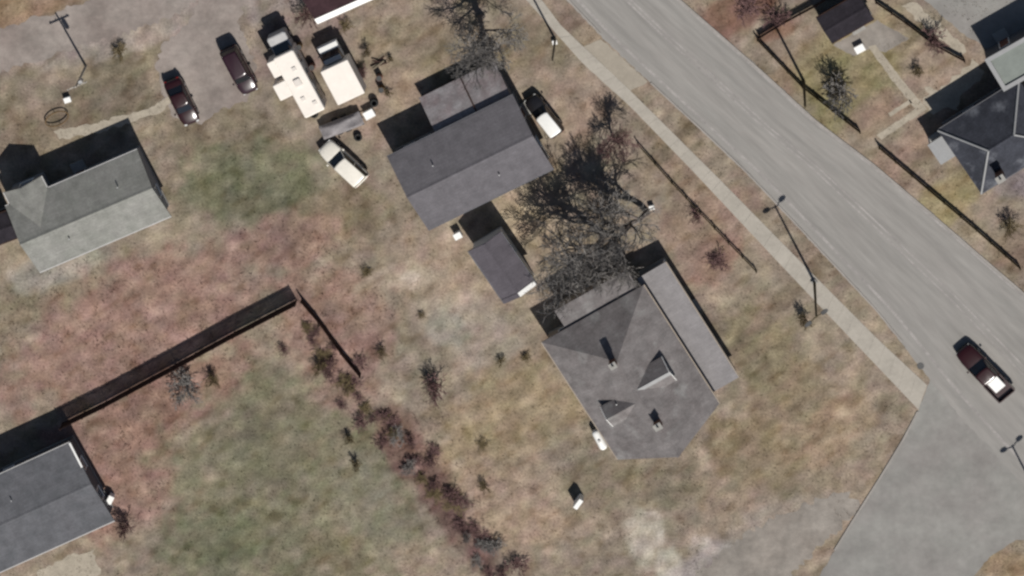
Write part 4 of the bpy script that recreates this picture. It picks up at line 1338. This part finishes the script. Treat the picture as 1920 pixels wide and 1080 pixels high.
shrub(1578, 165, 2.4, 1.9, 'twig_grey', 'wide grey bare shrub on the lawn across the road', 0)
shrub(1566, 150, 1.3, 1.3, 'twig_olive', 'olive shrub at the left side of the wide grey shrub across the road', 1)
shrub(1893, 425, 1.2, 1.2, 'twig_olive', 'olive shrub on the grass at the right edge below the slate house', 1)
shrub(1724, 130, .9, .7, 'twig_olive', 'small olive shrub on the gravelly yard by the slate house', 2)
shrub(1752, 75, 1.6, 1.2, 'twig_red', 'red-brown shrub against the fence at the top right', 0)
shrub(1508, 595, 1.0, 1.3, 'twig_olive', 'dark olive upright shrub beside the sidewalk below the street lamp', 0)
shrub(815, 720, 1.9, 1.4, 'twig_red', 'largest dark shrub in the rough yard, below the garage', 1)
shrub(240, 985, 1.3, 1.7, 'twig_red', 'dark red-brown shrub next to the lower left house', 2)
shrub(345, 720, 2.2, 1.2, 'twig_grey', 'wide grey-brown shrub below the long fence', 1)
shrub(395, 705, 1.2, 1.0, 'twig_olive', 'olive shrub right of the wide shrub below the long fence', 2)
shrub(600, 685, 1.0, .9, 'twig_olive', 'olive shrub left of the short dark fence', 0)
shrub(716, 656, .8, .7, 'twig_olive', 'small olive tuft shrub right of the short dark fence', 1)
shrub(652, 818, .8, .8, 'twig_olive', 'upper one of two small dark shrubs on the lower lawn', 2)
shrub(668, 868, .8, .8, 'twig_olive', 'lower one of two small dark shrubs on the lower lawn', 0)
shrub(940, 675, .7, .5, 'twig_olive', 'dark tuft shrub left of the biggest house', 0)
shrub(985, 672, .8, .4, 'twig_olive', 'olive shrub at the garden corner of the biggest house', 2)
shrub(905, 835, .9, .25, 'twig_olive', 'flat olive shrub on the grass right of the brush row', 1)
shrub(908, 910, .9, .6, 'twig_olive', 'upright olive shrub on the bare grass right of the brush row', 0)
shrub(790, 592, .5, .35, 'twig_olive', 'dark tuft in the middle of the rough yard', 1)
shrub(690, 505, .9, .35, 'twig_olive', 'olive-brown shrub on the rough yard edge below the lawn', 2)
shrub(1305, 400, 1.0, .8, 'twig_red', 'dark shrub beside the low picket fence by the sidewalk', 0)
shrub(1350, 485, 1.5, .6, 'twig_red', 'low red-brown shrub in the corner near the porch', 2)
shrub(688, 95, .7, .9, 'twig_olive', 'small shrub right of the box truck, nearest the top', 0)
shrub(680, 135, .9, .8, 'twig_red', 'red-brown shrub against the right side of the box truck', 1)
shrub(730, 108, .5, .5, 'twig_olive', 'tiny dark tuft alone on the grass right of the box truck', 2)
shrub(648, 50, .9, .5, 'twig_olive', 'olive shrub below the white eave at the top edge', 1)
shrub(728, 172, .6, .5, 'twig_olive', 'small tuft between the box truck and the large house', 0)
shrub(575, 25, 1.5, 1.4, 'twig_red', 'dark red-brown shrub left of the maroon-roofed house', 0)
shrub(1460, 30, 1.6, .8, 'twig_red', 'reddish shrub behind the brown fence at the top edge', 0)
shrub(1395, 15, 1.8, .6, 'twig_red', 'reddish low shrub by the road at the top edge', 2)
shrub(225, 95, 1.2, .5, 'twig_olive', 'low olive shrub between the gravel drive and the pole lawn', 0)
rr = random.Random(18)
for k in range(16):
    u = rr.random()
    shrub(575 + 130 * u + rr.gauss(0, 26), 630 + 140 * u + rr.gauss(0, 22), rr.uniform(.7, 1.2), rr.uniform(.3, .6), 'twig_red' if rr.random() < .7 else 'twig_olive',
          'low bare shrub in the loose scrub around the short dark fence', k, 'shrubs of the loose scrub')
rr = random.Random(8)
for k in range(36):
    u = k / 35
    px = 690 + 265 * u + rr.gauss(0, 20)
    py = 745 + 345 * u + rr.gauss(0, 16)
    shrub(px, py, rr.uniform(.7, 1.5), rr.uniform(.2, .75), rr.choice(('twig_red', 'twig_red', 'twig_red', 'twig_olive', 'twig_grey')),
          'bare brownish shrub in the diagonal brush row beside the lower lawn', k, 'shrubs of the diagonal brush row')

# ------------------------------------------------------------------ dry grass and litter
def inside(px, py, poly):
    r_ = np.zeros(len(px), bool)
    n = len(poly)
    for i in range(n):
        x0, y0 = poly[i]
        x1, y1 = poly[(i + 1) % n]
        c = ((y0 > py) != (y1 > py)) & (px < (x1 - x0) * (py - y0) / (y1 - y0 + 1e-9) + x0)
        r_ ^= c
    return r_

KEEP_OUT = [left_edge + right_edge[::-1], sl + sr[::-1],
            [(1722, 768), (1744, 712), (2000, 985), (1905, 1012), (1800, 1110), (1420, 1250), (1535, 1082), (1655, 888)],
            [(0, 50), (140, 10), (520, -80), (440, 60), (500, 130), (480, 200), (335, 235), (285, 130), (160, 128), (0, 178)],
            [(1092, 88), (1128, 73), (1215, 154), (1180, 200)], [(1165, 975), (1250, 965), (1285, 1110), (1230, 1060)],
            [(1545, 1055), (1420, 1250), (1280, 1250), (1330, 1020), (1570, 930)],
            [(27, 345), (267, 255), (318, 380), (74, 490)], [(717, 265), (900, 110), (1060, 285), (820, 420)],
            [(1000, 620), (1225, 465), (1395, 680), (1180, 850)], [(872, 440), (940, 415), (1015, 510), (950, 560)],
            [(0, 870), (140, 790), (210, 960), (0, 1080)], [(490, 70), (560, 60), (690, 70), (700, 200), (600, 350), (480, 120)],
            [(1520, 20), (1604, -30), (1710, 70), (1566, 100)], [(1728, 200), (1850, 60), (1990, 40), (2010, 262), (1850, 340)]]

def scatter(name, label, n, hmin, hmax, wid, blades, seed, mat, tint, where=None, flat=.5):
    g = np.random.default_rng(seed)
    x, y = g.uniform(-52, 52, n), g.uniform(-32, 32, n)
    px, py = to_px(x, y)
    ok = np.ones(n, bool)
    for poly in KEEP_OUT:
        ok &= ~inside(px, py, poly)
    dens = vnoise(x, y, 1.8, seed + 1) * .6 + vnoise(x, y, .7, seed + 2) * .4
    ok &= dens > g.uniform(.25, .75, n)
    if where is not None:
        ok &= where(px, py, g)
    x, y = x[ok], y[ok]
    n = len(x)
    cols = zone_colour(x, y) * g.uniform(tint[0], tint[1], (n, 1)) * np.array(tint[2])
    V = np.zeros((n, blades, 3, 3))
    az = g.uniform(0, 2 * np.pi, (n, blades))
    ln = g.uniform(hmin, hmax, (n, 1)) * g.uniform(.6, 1.1, (n, blades))
    out = ln * flat * g.uniform(.4, 1.3, (n, blades))
    ca, sa = np.cos(az), np.sin(az)
    bx, by = x[:, None] + g.normal(0, .06, (n, blades)), y[:, None] + g.normal(0, .06, (n, blades))
    V[:, :, 0] = np.stack([bx - sa * wid, by + ca * wid, np.zeros_like(bx) - .01], -1)
    V[:, :, 1] = np.stack([bx + sa * wid, by - ca * wid, np.zeros_like(bx) - .01], -1)
    V[:, :, 2] = np.stack([bx + ca * out, by + sa * out, ln], -1)
    vv_ = V.reshape(-1, 3)
    me = bpy.data.meshes.new(name)
    me.from_pydata(vv_.tolist(), [], np.arange(len(vv_)).reshape(-1, 3).tolist())
    me.materials.append(M[mat])
    set_zone(me, np.repeat(cols, blades * 3, 0))
    o = bpy.data.objects.new(name, me)
    col.objects.link(o)
    return tag(o, label, kind='stuff')

tg = scatter('dry_grass', 'short dry grass over the yards and verges', 60000, .03, .09, .045, 4, 3, 'tuft', (.85, 1.75, (1.0, 1.0, .98)))
tg['category'] = 'grass'
def pinkish(px, py, g):
    r_ = np.zeros(len(px), bool)
    for bx, by, rx, ry in ((250, 620, 270, 150), (500, 470, 150, 60), (640, 610, 120, 110), (210, 880, 140, 120), (650, 720, 90, 80), (800, 860, 70, 120), (860, 960, 70, 110)):
        r_ |= ((px - bx) / rx) ** 2 + ((py - by) / ry) ** 2 < g.uniform(.6, 1.2, len(px))
    return r_
tl = scatter('brush_litter', 'fallen leaves and dead stalks on the pinkish brown ground', 40000, .05, .22, .03, 4, 9, 'litter', (.6, 1.7, (1.0, .96, .95)), pinkish, 1.2)
tl['category'] = 'leaf litter'
